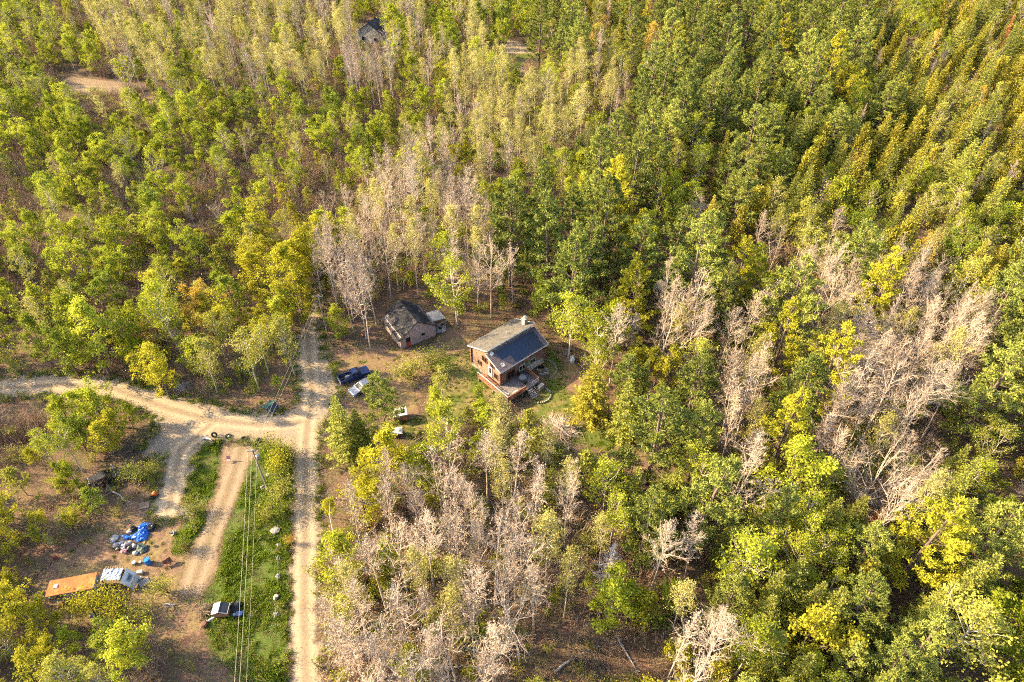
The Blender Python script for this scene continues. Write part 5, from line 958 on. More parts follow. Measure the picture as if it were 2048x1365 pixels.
# ------------------------------------------------------------------ trees: where they stand
CELL = 64
FMAP = ["ggmaagaaaaagagaggpocpppppppcgccc", "gmgmagaaaambgaaa.gaoopspgpsccccc", "gm.ugggggmmmmgyaaaaoppppssyscccc", "mggmggmgmggmmmaaaaapppspsscccccc",
        "mgmgmmgmgmmggbaaagsppgcssccccccc", "ugmmggumgummbbygggspggpocccggccc", "uggmgmuuumgbaabppgppgpccoogccggg", "ggggmgmyyybbbabbpppgppppooopcgcc",
        "mmmggmggyybbbagggggppppgabppbggp", "mggmgyyyyybb.ggggggbbbgbypbbbbcp", "ggggugyyy.y......gggyyogppbbbbbp"[:32], "ggguyyyag..pog....ssyppbppbbbbcp",
        "..ggy.ggg.sppg.ba.sspgpbypbbbgcc", "uggy......sp.gbbau.yyppbypbbcggc", "uyy.....g.yyybbbbaagsgpbggsbbpsc", "yygu....u.ybbbbbbbagssssggsbbsgs",
        "yyg.......yabbbggaa.aasgsssssppp", "yy........bbabbbbaauaasgssssppsp", "y...u.....bbbabgbbyguassssspgssg", "yy........bbbbbbbuuubbbsssysspog", "ygggu.....bbbbbbgbuybbsysysssgog"]
def code_at(u, v):
    r = int(v // CELL); c = int(u // CELL)
    return FMAP[min(max(r, 0), 20)][min(max(c, 0), 31)]
# share, shape, leaves, look, height range
MIX = {
 'g': [(.30, 'maple', L_GREEN, 'spring-green maple', 9, 13), (.25, 'birch', L_GREEN, 'light green birch', 10, 14), (.22, 'maple', L_DEEP, 'mid-green maple', 8, 12), (.13, 'sapling', L_GREEN, 'young spring-green maple', 6, 9), (.10, 'birch', L_OLIVE, 'olive-leaved birch', 9, 13)],
 'y': [(.50, 'maple', L_GOLD, 'golden-leaved maple', 9, 12), (.13, 'birch', L_GOLD, 'gold-tinted birch', 9, 12), (.22, 'maple', L_GREEN, 'spring-green maple', 8, 12), (.15, 'birch', L_OLIVE, 'olive-leaved birch', 8, 12)],
 'a': [(.52, 'aspen', L_PALE, 'pale budding aspen', 12, 17), (.22, 'bare_aspen', L_TWIG, 'bare grey aspen', 12, 16), (.16, 'birch', L_GREEN, 'light green birch', 10, 13), (.12, 'sapling', L_OLIVE, 'young olive-leaved maple', 6, 9)],
 'b': [(.82, 'bare_aspen', L_TWIG, 'bare grey aspen', 11, 18), (.10, 'aspen', L_PALE, 'pale budding aspen', 12, 17), (.05, 'sapling', L_GREEN, 'young spring-green maple', 4, 8), (.03, 'maple', L_GOLD, 'golden-leaved maple', 5, 8)],
 'p': [(.56, 'pine', L_PINE, 'feathery green pine', 15, 23), (.10, 'pine', L_PINEY, 'yellow-green pine', 15, 20), (.12, 'spruce', L_SPRUCE, 'pointed dark spruce', 8, 13), (.12, 'maple', L_GREEN, 'spring-green maple', 9, 12), (.10, 'birch', L_OLIVE, 'olive-leaved birch', 9, 13)],
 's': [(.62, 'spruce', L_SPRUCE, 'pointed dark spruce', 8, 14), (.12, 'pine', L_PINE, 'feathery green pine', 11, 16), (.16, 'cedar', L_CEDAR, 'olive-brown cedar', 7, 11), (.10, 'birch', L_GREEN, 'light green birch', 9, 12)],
 'c': [(.33, 'cedar', L_CEDAR, 'olive-brown cedar', 6, 14), (.19, 'spruce', L_SPRUCE, 'pointed dark spruce', 7, 16), (.20, 'spruce', L_CEDAR, 'olive-tinted fir', 8, 15), (.08, 'birch', L_OLIVE, 'olive-leaved birch', 8, 12), (.07, 'bare_aspen', L_TWIG, 'bare grey aspen', 8, 13), (.07, 'birch', L_ORANGE, 'rusty-budded birch', 8, 11), (.08, 'birch', L_GREEN, 'light green birch', 8, 12)],
 'm': [(.34, 'sapling', L_GREEN, 'young spring-green maple', 6, 9), (.24, 'maple', L_GREEN, 'spring-green maple', 6, 9), (.20, 'sapling', L_OLIVE, 'young olive-leaved maple', 5, 8), (.06, 'sapling', L_GOLD, 'young golden maple', 5, 8), (.05, 'pine', L_PINE, 'feathery green pine', 7, 10), (.05, 'aspen', L_PALE, 'pale budding aspen', 8, 11), (.06, 'bare_aspen', L_TWIG, 'bare grey aspen', 7, 10)],
 'o': [(.36, 'birch', L_OLIVE, 'olive-leaved birch', 9, 13), (.20, 'birch', L_ORANGE, 'rusty-budded birch', 9, 12), (.18, 'bare_aspen', L_TWIG, 'bare grey aspen', 11, 15), (.14, 'cedar', L_CEDAR, 'olive-brown cedar', 7, 11), (.12, 'maple', L_OLIVE, 'olive-leaved maple', 8, 11)],
 'u': [(.5, 'sapling', L_OLIVE, 'young olive-leaved maple', 4, 6), (.5, 'bare_aspen', L_TWIG, 'bare grey aspen', 5, 8)],
}
SPACE = {'g': 4.5, 'y': 4.0, 'a': 3.7, 'b': 2.5, 'p': 5.6, 's': 2.9, 'c': 3.9, 'm': 5.2, 'o': 3.8, 'u': 7.0}
NAME = {'maple': 'maple_tree', 'sapling': 'young_maple', 'birch': 'birch_tree', 'aspen': 'budding_aspen', 'bare_aspen': 'bare_aspen', 'bare_maple': 'bare_maple', 'pine': 'pine_tree', 'spruce': 'spruce_tree', 'cedar': 'cedar_tree', 'shrub': 'shrub'}
# sight lines that stay open: buildings, cars, roads, yards (photo outline of what is seen there)
OPEN = [[(928, 690), (1050, 628), (1100, 680), (1112, 760), (1075, 812), (1000, 800), (935, 740)],
        [(752, 650), (795, 592), (850, 600), (905, 622), (910, 655), (880, 695), (790, 710)],
        [(645, 690), (690, 700), (780, 700), (960, 645), (955, 730), (905, 800), (830, 850), (770, 890), (760, 850), (700, 800), (660, 800)],
        [(598, 640), (640, 650), (650, 700), (660, 790), (600, 800)],
        [(350, 815), (430, 815), (540, 795), (570, 800), (620, 790), (660, 810), (640, 890), (280, 930), (300, 870)], [(-150, 760), (240, 755), (300, 790), (350, 830), (250, 800), (-150, 800)],
        [(565, 880), (640, 880), (640, 1365), (570, 1365)], [(170, 945), (250, 930), (330, 900), (580, 890), (580, 1365), (450, 1365), (300, 1270), (80, 1225), (85, 1150), (210, 1050), (200, 990)],
        [(1085, 665), (1150, 700), (1165, 800), (1240, 840), (1290, 905), (1200, 925), (1125, 890), (1085, 830), (1060, 810)],
        [(1005, 88), (1088, 100), (1092, 130), (1030, 142), (1005, 110)], [(722, 42), (768, 40), (768, 84), (722, 84)], [(130, 150), (250, 158), (250, 190), (130, 188)],
        [(1080, 1240), (1330, 1290), (1330, 1365), (1090, 1365)], [(770, 815), (830, 815), (835, 885), (770, 885)], [(642, 800), (690, 800), (715, 850), (712, 950), (640, 950)], [(715, 765), (800, 765), (800, 850), (715, 850)]]
def blocked(x, y, H, R):
    for fz, fr in ((0, 0), (.3, 0), (.55, -.6), (.55, .6), (.75, -.55), (.75, .55), (.98, 0)):
        u, v = pix(x + R * fr, y, H * fz)
        for P in OPEN:
            if in_poly(u, v, P): return True
    return False
# places the sun reaches in the photograph: no tall leafy tree stands in their light
def grid_pts(poly, step, z=0.1):
    lo, hi = np.min(poly, 0), np.max(poly, 0); return [at(u, v, z) for u in np.arange(lo[0], hi[0], step) for v in np.arange(lo[1], hi[1], step) if in_poly(u, v, poly)]
SUNNY = np.array(grid_pts([(330, 800), (640, 830), (640, 890), (400, 900), (320, 870)], 22) + grid_pts([(580, 890), (640, 890), (636, 1300), (582, 1300)], 28) + grid_pts([(440, 890), (575, 900), (575, 1250), (420, 1200)], 40) + grid_pts([(645, 690), (800, 720), (740, 745), (660, 740)], 25)
                 + grid_pts([(1095, 815), (1160, 810), (1230, 870), (1200, 900), (1120, 870)], 30) + grid_pts([(880, 760), (940, 730), (980, 800), (900, 830)], 30) + grid_pts([(90, 1150), (300, 1040), (380, 1040), (330, 1190), (100, 1200)], 36, 1.5) + [np.array([*hl(-0.1, y)[:2], z]) for y in (1, 3, 5, 7) for z in (1.5, 3.0, 4.5)] + grid_pts([(140, 765), (280, 775), (290, 800), (140, 785)], 30))
SXY, STAN = SUN_DIR[:2], math.tan(SUN_EL)
def shades(x, y, H, R, cb=0.3):
    d = np.array([x, y]) - SUNNY[:, :2]; s_ = d @ SXY; lat = np.abs(d[:, 0] * SXY[1] - d[:, 1] * SXY[0]); z = SUNNY[:, 2] + s_ * STAN
    return int(((s_ > 0) & (lat < 0.65 * R) & (z < 0.95 * H) & (z > cb * H)).sum())
rngF = np.random.default_rng(4242)
TREES = []      # dicts: shape, variant, leaves, look, x, y, H, R scale, rz
GRID = {}
def near(x, y, d):
    gx, gy = int(x // 8), int(y // 8)
    for i in (-1, 0, 1):
        for j in (-1, 0, 1):
            for (a, b_, e) in GRID.get((gx + i, gy + j), ()):
                if (a - x) ** 2 + (b_ - y) ** 2 < ((d + e) / 2) ** 2: return True
    return False
def put(x, y, d): GRID.setdefault((int(x // 8), int(y // 8)), []).append((x, y, d))
def hero(shape, leaves, u, v, H, look, label, rs=1.0, lean=0.0, space=3.2):
    p = at(u, v, H * 0.97); k = len(TREES)
    TREES.append(dict(shape=shape, var=k % len(PROTO[shape]), leaves=leaves, look=look, x=p[0], y=p[1], H=H, rs=rs, rz=float(rngF.uniform(0, 6.28)), label=label, lean=lean)); put(p[0], p[1], space)
HE = hero
HE('spruce', L_SPRUCE, 667, 796, 13, 's', 'tall pointed dark spruce standing at the gravel road junction beside the yard', 1.1)
HE('spruce', L_SPRUCE, 708, 822, 10, 's', 'shorter dark spruce close behind the tall spruce at the junction', 1.0)
HE('pine', L_PINE, 752, 752, 13, 'p', 'bushy pine in the yard partly covering the silver car', 1.05, space=5)
HE('shrub', L_OLIVE, 815, 728, 3.4, 'h', 'dark olive shrub on the yard between pickup and log house', 1.3)
HE('shrub', L_DEEP, 866, 712, 3.6, 'h', 'rounded green shrub in front of the barn, nearest the log house path', 1.1)
HE('birch', L_OLIVE, 880, 738, 7, 'h', 'wispy olive bushy tree on the lawn left of the log house', 1.25)
HE('maple', L_GREEN, 868, 783, 6.5, 'h', 'bright green small maple at the lawn edge above the bare grove', 0.9)
HE('maple', L_GOLD, 292, 698, 11, 'y', 'airy golden tree overhanging the bend of the western gravel road', 0.8, 0.05)
HE('maple', L_ORANGE, 400, 572, 11, 'y', 'orange-budded maple rising above the golden trees west of the road', 1.0)
HE('maple', L_GOLD, 562, 498, 13, 'y', 'tall golden maple beside the northern road, orange-tinted at the top', 1.05, space=4)
HE('maple', L_GOLD, 606, 468, 13, 'y', 'golden-green maple leaning over the far end of the northern road', 0.95)
HE('maple', L_GOLD, 585, 560, 11, 'y', 'full golden maple hanging over the northern road edge', 0.95)
HE('maple', L_GREEN, 668, 620, 7, 'g', 'vivid yellow-green maple at the road edge left of the barn', 0.95)
HE('birch', L_OLIVE, 480, 672, 12, 'y', 'grey-stemmed olive birch above the green picnic table', 1.1)
HE('maple', L_GREEN, 170, 770, 9, 'g', 'bushy green maple right below the western gravel road', 1.1)
HE('maple', L_GOLD, 190, 850, 7, 'y', 'golden bush-like maple beside the black car', 1.0)
HE('birch', L_GREEN, 1146, 598, 13, 'g', 'leafy light green birch right behind the log house chimney end', 1.15)
HE('birch', L_GREEN, 1200, 640, 13, 'g', 'tall light green birch at the edge of the east yard', 1.15)
HE('spruce', L_CEDAR, 1190, 728, 12, 's', 'broad olive fir overlooking the east yard', 1.35)
HE('spruce', L_SPRUCE, 1262, 758, 13, 's', 'broad dark green fir second back from the east yard', 1.3)
HE('maple', L_GOLD, 1272, 690, 9, 'y', 'golden maple between the two firs and the bare grove', 0.9)
HE('maple', L_GREEN, 1272, 830, 7, 'y', 'vivid yellow-green maple at the lower edge of the east lawn', 0.85)
HE('birch', L_DEEP, 1335, 800, 12, 'g', 'blue-green leafy birch right of the east lawn', 1.2)
HE('pine', L_PINE, 1408, 712, 17, 'p', 'large soft green pine between east lawn and bare hillside grove', 1.1, space=6)
HE('pine', L_PINEY, 1592, 606, 19, 'p', 'tall golden-green pine at the left edge of the bare hillside grove', 0.85, space=5)
HE('pine', L_PINEY, 1602, 786, 18, 'p', 'golden pine below the bare hillside grove, brightest of the pines', 0.9, space=5.5)
HE('maple', L_GREEN, 1595, 915, 13, 'g', 'round brilliant green maple below the golden pine', 1.15, space=6)
HE('bare_maple', L_TWIG, 1772, 918, 13, 'b', 'wide spreading leafless maple amid green trees', 0.95, space=8)
HE('birch', L_GREEN, 1505, 1085, 13, 'g', 'round light green birch with white limbs in the spruce stand', 1.3, space=5)
HE('pine', L_PINEY, 1915, 1010, 18, 'p', 'big feathery yellow-green pine near the eastern edge', 1.1, space=7)
HE('birch', L_OLIVE, 1975, 1225, 14, 'o', 'olive-crowned birch with forked white trunk, far lower corner', 1.25, space=5)
HE('maple', L_GOLD, 1640, 1240, 11, 'y', 'golden domed maple among dark spruces at the lower edge', 1.15, space=5)
HE('maple', L_GREEN, 1060, 5, 15, 'g', 'tall bright green maple behind the distant gravel clearing', 1.0, space=6)
HE('maple', L_GREEN, 792, 22, 15, 'g', 'tall yellow-green maple beside the distant grey house', 0.95, space=6)
HE('maple', L_GREEN, 760, 244, 13, 'g', 'vivid green maple standing out of the brown brush north of the barn', 0.9, space=5)
HE('bare_maple', L_TWIG, 822, 262, 11, 'b', 'fan-shaped leafless maple beside the vivid green maple', 0.6, space=4)
HE('pine', L_PINE, 1412, 40, 22, 'p', 'large dense pine near the top edge, tallest of its cluster', 1.0, space=8)
HE('pine', L_PINE, 1545, 2, 21, 'p', 'large dense pine at the top edge next to its twin', 1.0, space=8)
HE('pine', L_PINE, 1290, 150, 20, 'p', 'tall layered pine above the pale aspen ridge', 0.95, space=6)
HE('pine', L_PINE, 1290, 440, 19, 'p', 'layered pine in the middle of the pine belt', 1.0, space=6)
HE('pine', L_PINE, 1150, 375, 18, 'p', 'dark layered pine above the birches behind the log house', 1.0, space=6)
HE('pine', L_PINE, 1430, 430, 19, 'p', 'broad layered pine at the eastern end of the pine belt', 1.05, space=6)
HE('maple', L_GREEN, 1690, 372, 12, 'g', 'bright green dome maple among olive cedars', 1.2, space=5)
HE('birch', L_ORANGE, 1878, 66, 13, 'o', 'rust-orange tree high on the cedar slope', 0.7)
HE('spruce', L_RUST, 2030, 30, 12, 'o', 'rust-red dying spruce in the far upper corner', 0.8)
HE('spruce', L_RUST, 1765, 1018, 7, 'o', 'rust-red dead young spruce below the spreading leafless maple', 0.9)
HE('birch', L_ORANGE, 1310, 55, 14, 'o', 'rusty-budded birch on the ridge near the top edge', 1.0)
HE('shrub', L_GREEN, 538, 893, 3.0, 'h', 'yellow-green shrub at the foot of the utility pole', 1.2)
HE('shrub', L_GOLD, 556, 912, 2.8, 'h', 'golden shrub between the utility pole and the straight road', 1.2)
HE('shrub', L_DEEP, 548, 940, 2.4, 'h', 'green shrub on the verge below the golden shrub', 1.1)
HE('shrub', L_OLIVE, 553, 972, 2.6, 'h', 'grey-olive shrub midway along the grass verge', 1.1)
HE('shrub', L_DEEP, 560, 1004, 2.2, 'h', 'low green shrub on the verge beside the road', 1.0)
HE('shrub', L_OLIVE, 535, 1020, 2.2, 'h', 'sparse olive shrub under the power lines', 1.0)
HE('shrub', L_GOLD, 170, 1195, 3.2, 'h', 'golden shrub growing between camper and tarp shed', 1.3)
HE('shrub', L_GOLD, 228, 1205, 2.8, 'h', 'golden shrub in front of the tarp shed', 1.3)
HE('shrub', L_OLIVE, 322, 1168, 2.4, 'h', 'grey-olive shrub right of the tarp shed', 1.0)
HE('shrub', L_OLIVE, 285, 1215, 2.2, 'h', 'olive shrub below the tarp shed', 1.1)
HE('shrub', L_OLIVE, 268, 930, 2.6, 'h', 'dry olive shrub right of the black car', 1.2)
HE('shrub', L_OLIVE, 300, 930, 2.2, 'h', 'straw-coloured shrub at the edge of the gravel spur', 1.0)
HE('shrub', L_DEEP, 362, 1085, 1.9, 'h', 'low green shrub beside the orange rusty sheet', 0.9)
HE('shrub', L_ORANGE, 576, 1075, 1.4, 'h', 'small orange shrub at the road edge by the boulders', 0.7)
HE('shrub', L_OLIVE, 385, 1010, 2.0, 'h', 'thorny grey-green shrub on the strip between the two tracks', 1.1)
N_HERO = len(TREES)
for r in range(-2, 22):
    for c in range(-5, 35):
        cd = code_at(c * CELL + 1, r * CELL + 1) if 0 <= r <= 20 and 0 <= c <= 31 else code_at(min(max(c, 0), 31) * CELL + 1, min(max(r, 0), 20) * CELL + 1)
        if (c < 0 or c > 31 or r > 20) and cd in '.': cd = 'g' if c < 0 and not 10 <= r <= 13 else '.'
        if cd == '.': continue
        a_, b_, d_ = at(c * CELL, r * CELL, 9), at((c + 1) * CELL, r * CELL, 9), at(c * CELL, (r + 1) * CELL, 9)
        area = abs(b_[0] - a_[0]) * abs(a_[1] - d_[1]); sp = SPACE[cd] * (1 + max(0, 3 - r) * 0.06) * (0.8 if r >= 12 and c <= 4 else 0.84 if cd == 's' and r >= 9 else 0.95 if cd == 'b' and r >= 9 else 1.0); n = int(area / (sp * sp) * 2.8) + 1
        sh = np.cumsum([q[0] for q in MIX[cd]])
        for t in range(n):
            u = (c + rngF.uniform(-0.25, 1.25)) * CELL; v = (r + rngF.uniform(-0.25, 1.25)) * CELL
            q = MIX[cd][min(int(np.searchsorted(sh, rngF.random() * sh[-1])), len(sh) - 1)]
            H = rngF.uniform(q[4], q[5]) * (0.82 if cd == 'g' and r < 9 and c < 11 else 1.0); p = at(u, v, H * 0.72); k = PROTO[q[1]][0]; R = k[3] * H / k[2]
            ds = sp * (0.8 if q[1] in ('sapling', 'cedar', 'spruce') else 1.0)
            if 11 <= r and c <= 4 and H > 6: H *= 0.72; R *= 0.8; p = at(u, v, H * 0.72)
            if p[1] < 8 or near(p[0], p[1], ds) or blocked(p[0], p[1], H, R): continue
            if q[1] != 'bare_aspen' and shades(p[0], p[1], H, R) and rngF.random() < 0.88:
                H *= 0.5; p = at(u, v, H * 0.72)
                if q[1] not in ('maple', 'sapling', 'birch') or shades(p[0], p[1], H, R * 0.6) > 3 or blocked(p[0], p[1], H, R * 0.6): continue
            put(p[0], p[1], ds)
            TREES.append(dict(shape=q[1], var=int(rngF.integers(len(PROTO[q[1]]))), leaves=q[2], look=q[3], x=p[0], y=p[1], H=H, rs=rngF.uniform(0.85, 1.2) * (1.18 if q[1] == 'bare_aspen' else 1.0), rz=float(rngF.uniform(0, 6.28)), label=None, lean=float(rngF.normal(0, 0.03))))
# a lower storey of young trees under the aspens and between the taller crowns
LOW = {'a': [(.45, L_GREEN, 'young spring-green maple'), (.35, L_OLIVE, 'young olive-leaved maple'), (.20, L_DEEP, 'young mid-green maple')], 'b': [(.34, L_GREEN, 'young spring-green maple'), (.40, L_OLIVE, 'young olive-leaved maple'), (.26, L_GOLD, 'young golden maple')],
       'm': [(.5, L_OLIVE, 'young olive-leaved maple'), (.3, L_GREEN, 'young spring-green maple'), (.2, L_GOLD, 'young golden maple')], 'g': [(.5, L_DEEP, 'young mid-green maple'), (.5, L_GREEN, 'young spring-green maple')], 'y': [(.6, L_GOLD, 'young golden maple'), (.4, L_OLIVE, 'young olive-leaved maple')], 'o': [(1, L_OLIVE, 'young olive-leaved maple')]}
for r in range(-1, 22):
    for c in range(-2, 33):
        cd = code_at(min(max(c, 0), 31) * CELL + 1, min(max(r, 0), 20) * CELL + 1)
        if cd not in LOW: continue
        a_, b_, d_ = at(c * CELL, r * CELL, 3), at((c + 1) * CELL, r * CELL, 3), at(c * CELL, (r + 1) * CELL, 3)
        n = int(abs(b_[0] - a_[0]) * abs(a_[1] - d_[1]) / (26.0 if cd == 'a' else 60.0 if cd == 'b' else 45.0)) + 1; sh = np.cumsum([q[0] for q in LOW[cd]])
        for t in range(n):
            u = (c + rngF.random()) * CELL; v = (r + rngF.random()) * CELL; q = LOW[cd][min(int(np.searchsorted(sh, rngF.random() * sh[-1])), len(sh) - 1)]
            H = rngF.uniform(3, 6.5); p = at(u, v, H * 0.6)
            if p[1] < 8 or near(p[0], p[1], 0.8) or blocked(p[0], p[1], H, 1.2): continue
            put(p[0], p[1], 0.8)
            TREES.append(dict(shape='sapling', var=int(rngF.integers(len(PROTO['sapling']))), leaves=q[1], look=q[2], x=p[0], y=p[1], H=H, rs=rngF.uniform(1.0, 1.5), rz=float(rngF.uniform(0, 6.28)), label=None, lean=float(rngF.normal(0, 0.03))))
LOOKH = {'young mid-green maple': (3, 6.5)}
# which trees show, and how large
for t in TREES:
    t['u'], t['v'] = pix(t['x'], t['y'], t['H'] * 0.7); u1, v1 = pix(t['x'], t['y'], t['H']); u0, v0 = pix(t['x'], t['y'], 0)
    k = PROTO[t['shape']][t['var']]; t['size'] = FPX / math.sqrt(t['x'] ** 2 + t['y'] ** 2 + 60 ** 2) * t['H'] / k[2] * k[3]
    t['seen'] = -10 < t['u'] < 2058 and -5 < t['v'] < 1375
LIMIT = 290; cnt = {}
order = sorted(range(len(TREES)), key=lambda i: (i >= N_HERO, -TREES[i]['size']))
for i in order:
    t = TREES[i]; k = NAME[t['shape']]
    t['single'] = t['seen'] and cnt.get(k, 0) < LIMIT
    if t['single']: cnt[k] = cnt.get(k, 0) + 1
print('TREES', len(TREES), 'single', sum(t['single'] for t in TREES), cnt)

# labels that single a tree out: its look, then its rank by distance from something one can find
MARKS = [('the log house', 1020, 720), ('the weathered barn', 820, 655), ('the blue pickup', 707, 752), ('the road junction', 590, 850), ('the western road bend', 250, 785), ('the straight gravel road', 612, 1180),
         ('the rusty-roofed camper', 125, 1175), ('the blue tarp heap', 270, 1065), ('the black car', 205, 957), ('the distant grey house', 745, 62), ('the distant gravel clearing', 1050, 110),
         ('the old skid trail', 190, 172), ('the white-topped trailer', 800, 835), ('the east lawn', 1160, 840), ('the spreading leafless maple', 1765, 965), ('the rust-red young spruce', 1760, 1045),
         ('the dead grey snag', 1228, 1110), ('the golden pine', 1600, 850), ('the tall golden-green pine', 1592, 650), ('the orange-budded maple', 400, 600), ('the tall golden road maple', 565, 530),
         ('the brilliant green maple', 1592, 960), ('the big eastern pine', 1915, 1070), ('the forked white birch', 1970, 1270), ('the golden domed maple', 1640, 1275), ('the top edge pine', 1412, 90),
         ('the cedar slope green maple', 1690, 395), ('the rust-orange tree', 1878, 95), ('the vivid green maple', 760, 280), ('the tall ridge pine', 1290, 190), ('the pine belt middle', 1290, 470), ('the brush pile', 1120, 862), ('the lower brush clearing', 1200, 1310), ('the small truck cap', 445, 1215)]
ORD = ['', 'second ', 'third ', 'fourth ', 'fifth ', 'sixth ', 'seventh ', 'eighth ', 'ninth ', 'tenth ', 'eleventh ', 'twelfth ', 'thirteenth ', 'fourteenth ', 'fifteenth ', 'sixteenth ', 'seventeenth ', 'eighteenth ', 'nineteenth ']
for tens, whole in (('twenty', 'twentieth'), ('thirty', 'thirtieth'), ('forty', 'fortieth'), ('fifty', 'fiftieth')): ORD += [whole + ' '] + [tens + '-' + w_ + ' ' for w_ in ('first', 'second', 'third', 'fourth', 'fifth', 'sixth', 'seventh', 'eighth', 'ninth')]
bins = {}; LH = dict(LOOKH)
for v_ in MIX.values():
    for q in v_: a_, b_ = LH.get(q[3], (99, 0)); LH[q[3]] = (min(a_, q[4]), max(b_, q[5]))
for t in TREES:
    if not t['single'] or t['label']: continue
    m = min(MARKS, key=lambda q: (q[1] - t['u']) ** 2 + (q[2] - t['v']) ** 2); dx, dy = t['u'] - m[1], t['v'] - m[2]
    side = ('right of' if dx > 0 else 'left of') if abs(dx) > abs(dy) else ('below' if dy > 0 else 'above')
    lo, hi = LH[t['look']]
    sz = 'tall ' if t['H'] > lo + (hi - lo) * 0.62 else ('short ' if t['H'] < lo + (hi - lo) * 0.3 else '')
    bins.setdefault((sz + t['look'], side, m[0]), []).append((math.hypot(dx, dy), t))
for (look, side, m), L in bins.items():
    L.sort(key=lambda q: q[0])
    for i, (d_, t) in enumerate(L): t['label'] = f"{look}, {ORD[min(i, len(ORD) - 1)]}nearest {side} {m}"
def place(t):
    tm, cm, H0, R0 = PROTO[t['shape']][t['var']]; s = t['H'] / H0; nm = NAME[t['shape']]
    g = {'maple': 'maples in leaf', 'sapling': 'young maples in the brush', 'birch': 'birches', 'aspen': 'budding aspens', 'bare_aspen': 'bare aspens', 'bare_maple': 'leafless maples', 'pine': 'pines', 'spruce': 'spruces', 'cedar': 'cedars', 'shrub': 'shrubs in the clearings'}[t['shape']]
    o = thing(nm, t['label'], 'shrub' if t['shape'] == 'shrub' else 'tree', (t['x'], t['y'], -0.03), t['rz'], g)
    o.scale = (s * t['rs'], s * t['rs'], s); o.rotation_euler = (t['lean'], -t['lean'] * 0.5, t['rz'])
    link('stems' if t['shape'] == 'shrub' else 'trunk', tm, o); c = link('crown', cm, o)
    if cm.materials[0] is not t['leaves']: c.material_slots[0].link = 'OBJECT'; c.material_slots[0].material = t['leaves']
    return o
for t in TREES:
    if t['single']: place(t)

# the wood beyond the countable trees and the undergrowth: one scattered object each
def scatter(name, protos, pts, label, cat):
    """protos: list of meshes; pts: rows of x, y, z, index, rz, sxy, sz"""
    col = bpy.data.collections.new(name + '_sources')
    for i, me in enumerate(protos): col.objects.link(bpy.data.objects.new('%s_%03d' % (name, i), me))
    pts = np.array(pts, float); me = bpy.data.meshes.new(name); me.vertices.add(len(pts)); me.vertices.foreach_set('co', pts[:, :3].ravel())
    a = me.attributes.new('idx', 'INT', 'POINT'); a.data.foreach_set('value', pts[:, 3].astype(np.int32))
    a = me.attributes.new('rot', 'FLOAT_VECTOR', 'POINT'); a.data.foreach_set('vector', np.column_stack([pts[:, 4] * 0, pts[:, 4] * 0, pts[:, 4]]).ravel().astype(np.float32))
    a = me.attributes.new('scl', 'FLOAT_VECTOR', 'POINT'); a.data.foreach_set('vector', np.column_stack([pts[:, 5], pts[:, 5], pts[:, 6]]).ravel().astype(np.float32))
    o = link(name, me); o['kind'] = 'stuff'; o['label'] = label; o['category'] = cat
    ng = bpy.data.node_groups.new(name, 'GeometryNodeTree')
    ng.interface.new_socket(name='Geometry', in_out='INPUT', socket_type='NodeSocketGeometry'); ng.interface.new_socket(name='Geometry', in_out='OUTPUT', socket_type='NodeSocketGeometry')
    gi = ng.nodes.new('NodeGroupInput'); go = ng.nodes.new('NodeGroupOutput'); ip = ng.nodes.new('GeometryNodeInstanceOnPoints'); ci = ng.nodes.new('GeometryNodeCollectionInfo')
    ci.inputs['Collection'].default_value = col; ci.inputs['Separate Children'].default_value = True; ci.inputs['Reset Children'].default_value = True
    def na(nm, ty):
        n = ng.nodes.new('GeometryNodeInputNamedAttribute'); n.data_type = ty; n.inputs['Name'].default_value = nm
        return [s_ for s_ in n.outputs if s_.enabled and s_.name == 'Attribute'][0]
    L = ng.links.new
    L(gi.outputs[0], ip.inputs['Points']); L(ci.outputs[0], ip.inputs['Instance']); ip.inputs['Pick Instance'].default_value = True
    L(na('idx', 'INT'), ip.inputs['Instance Index']); L(na('rot', 'FLOAT_VECTOR'), ip.inputs['Rotation']); L(na('scl', 'FLOAT_VECTOR'), ip.inputs['Scale']); L(ip.outputs[0], go.inputs[0])
    md = o.modifiers.new('scatter', 'NODES'); md.node_group = ng
    return o
keys = []; meshes = []; pts = []
for t in TREES:
    if t['single'] or t['shape'] == 'bare_maple': continue
    tm, cm, H0, R0 = PROTO[t['shape']][t['var']]; s = t['H'] / H0
    for me, mat in ((tm, None), (cm, t['leaves'])):
        k = (me.name, mat.name if mat else '')
        if k not in keys:
            keys.append(k)
            if mat is not None and me.materials[0] is not mat: me = me.copy(); me.materials[0] = mat
            meshes.append(me)
        pts.append((t['x'], t['y'], -0.03, keys.index(k), t['rz'], s * t['rs'], s))
scatter('background_forest', meshes, pts, 'mass of smaller trees filling the wood beyond the nearer ones', 'forest')

# ------------------------------------------------------------------ undergrowth, grass and weeds (nobody could count them)
rngU = np.random.default_rng(77)
def on_sheet(x, y, names, m=0.0):
    P = np.column_stack([x, y]); k = np.zeros(len(P), bool)
    for n_ in names:
        for q in SHEETS[n_]: k |= poly_sd(P, q) > m
    return k
def keep_off(rows, names, m=0.0):
    rows = np.array(rows, float); return rows[~on_sheet(rows[:, 0], rows[:, 1], names, m)]
U_M = [brush(300 + i, 1.6, 2.6 + 0.5 * i, 34).mesh('brush_patch', L_BRUSH) for i in range(3)]
def joined(T, C, tm, cm):
    J = MB()
    for f, m_, v, r_ in [(f, 0, None, None) for f in ()]: pass
    for src, mi in ((T, 0), (C, 1)):
        off = J.n; J.V += src.V; J.R += src.R; J.F += [f + off for f in src.F]; J.M += [np.full(len(f), mi) for f in src.F]; J.n += src.n
    return J.mesh('bush_patch', [tm, cm])
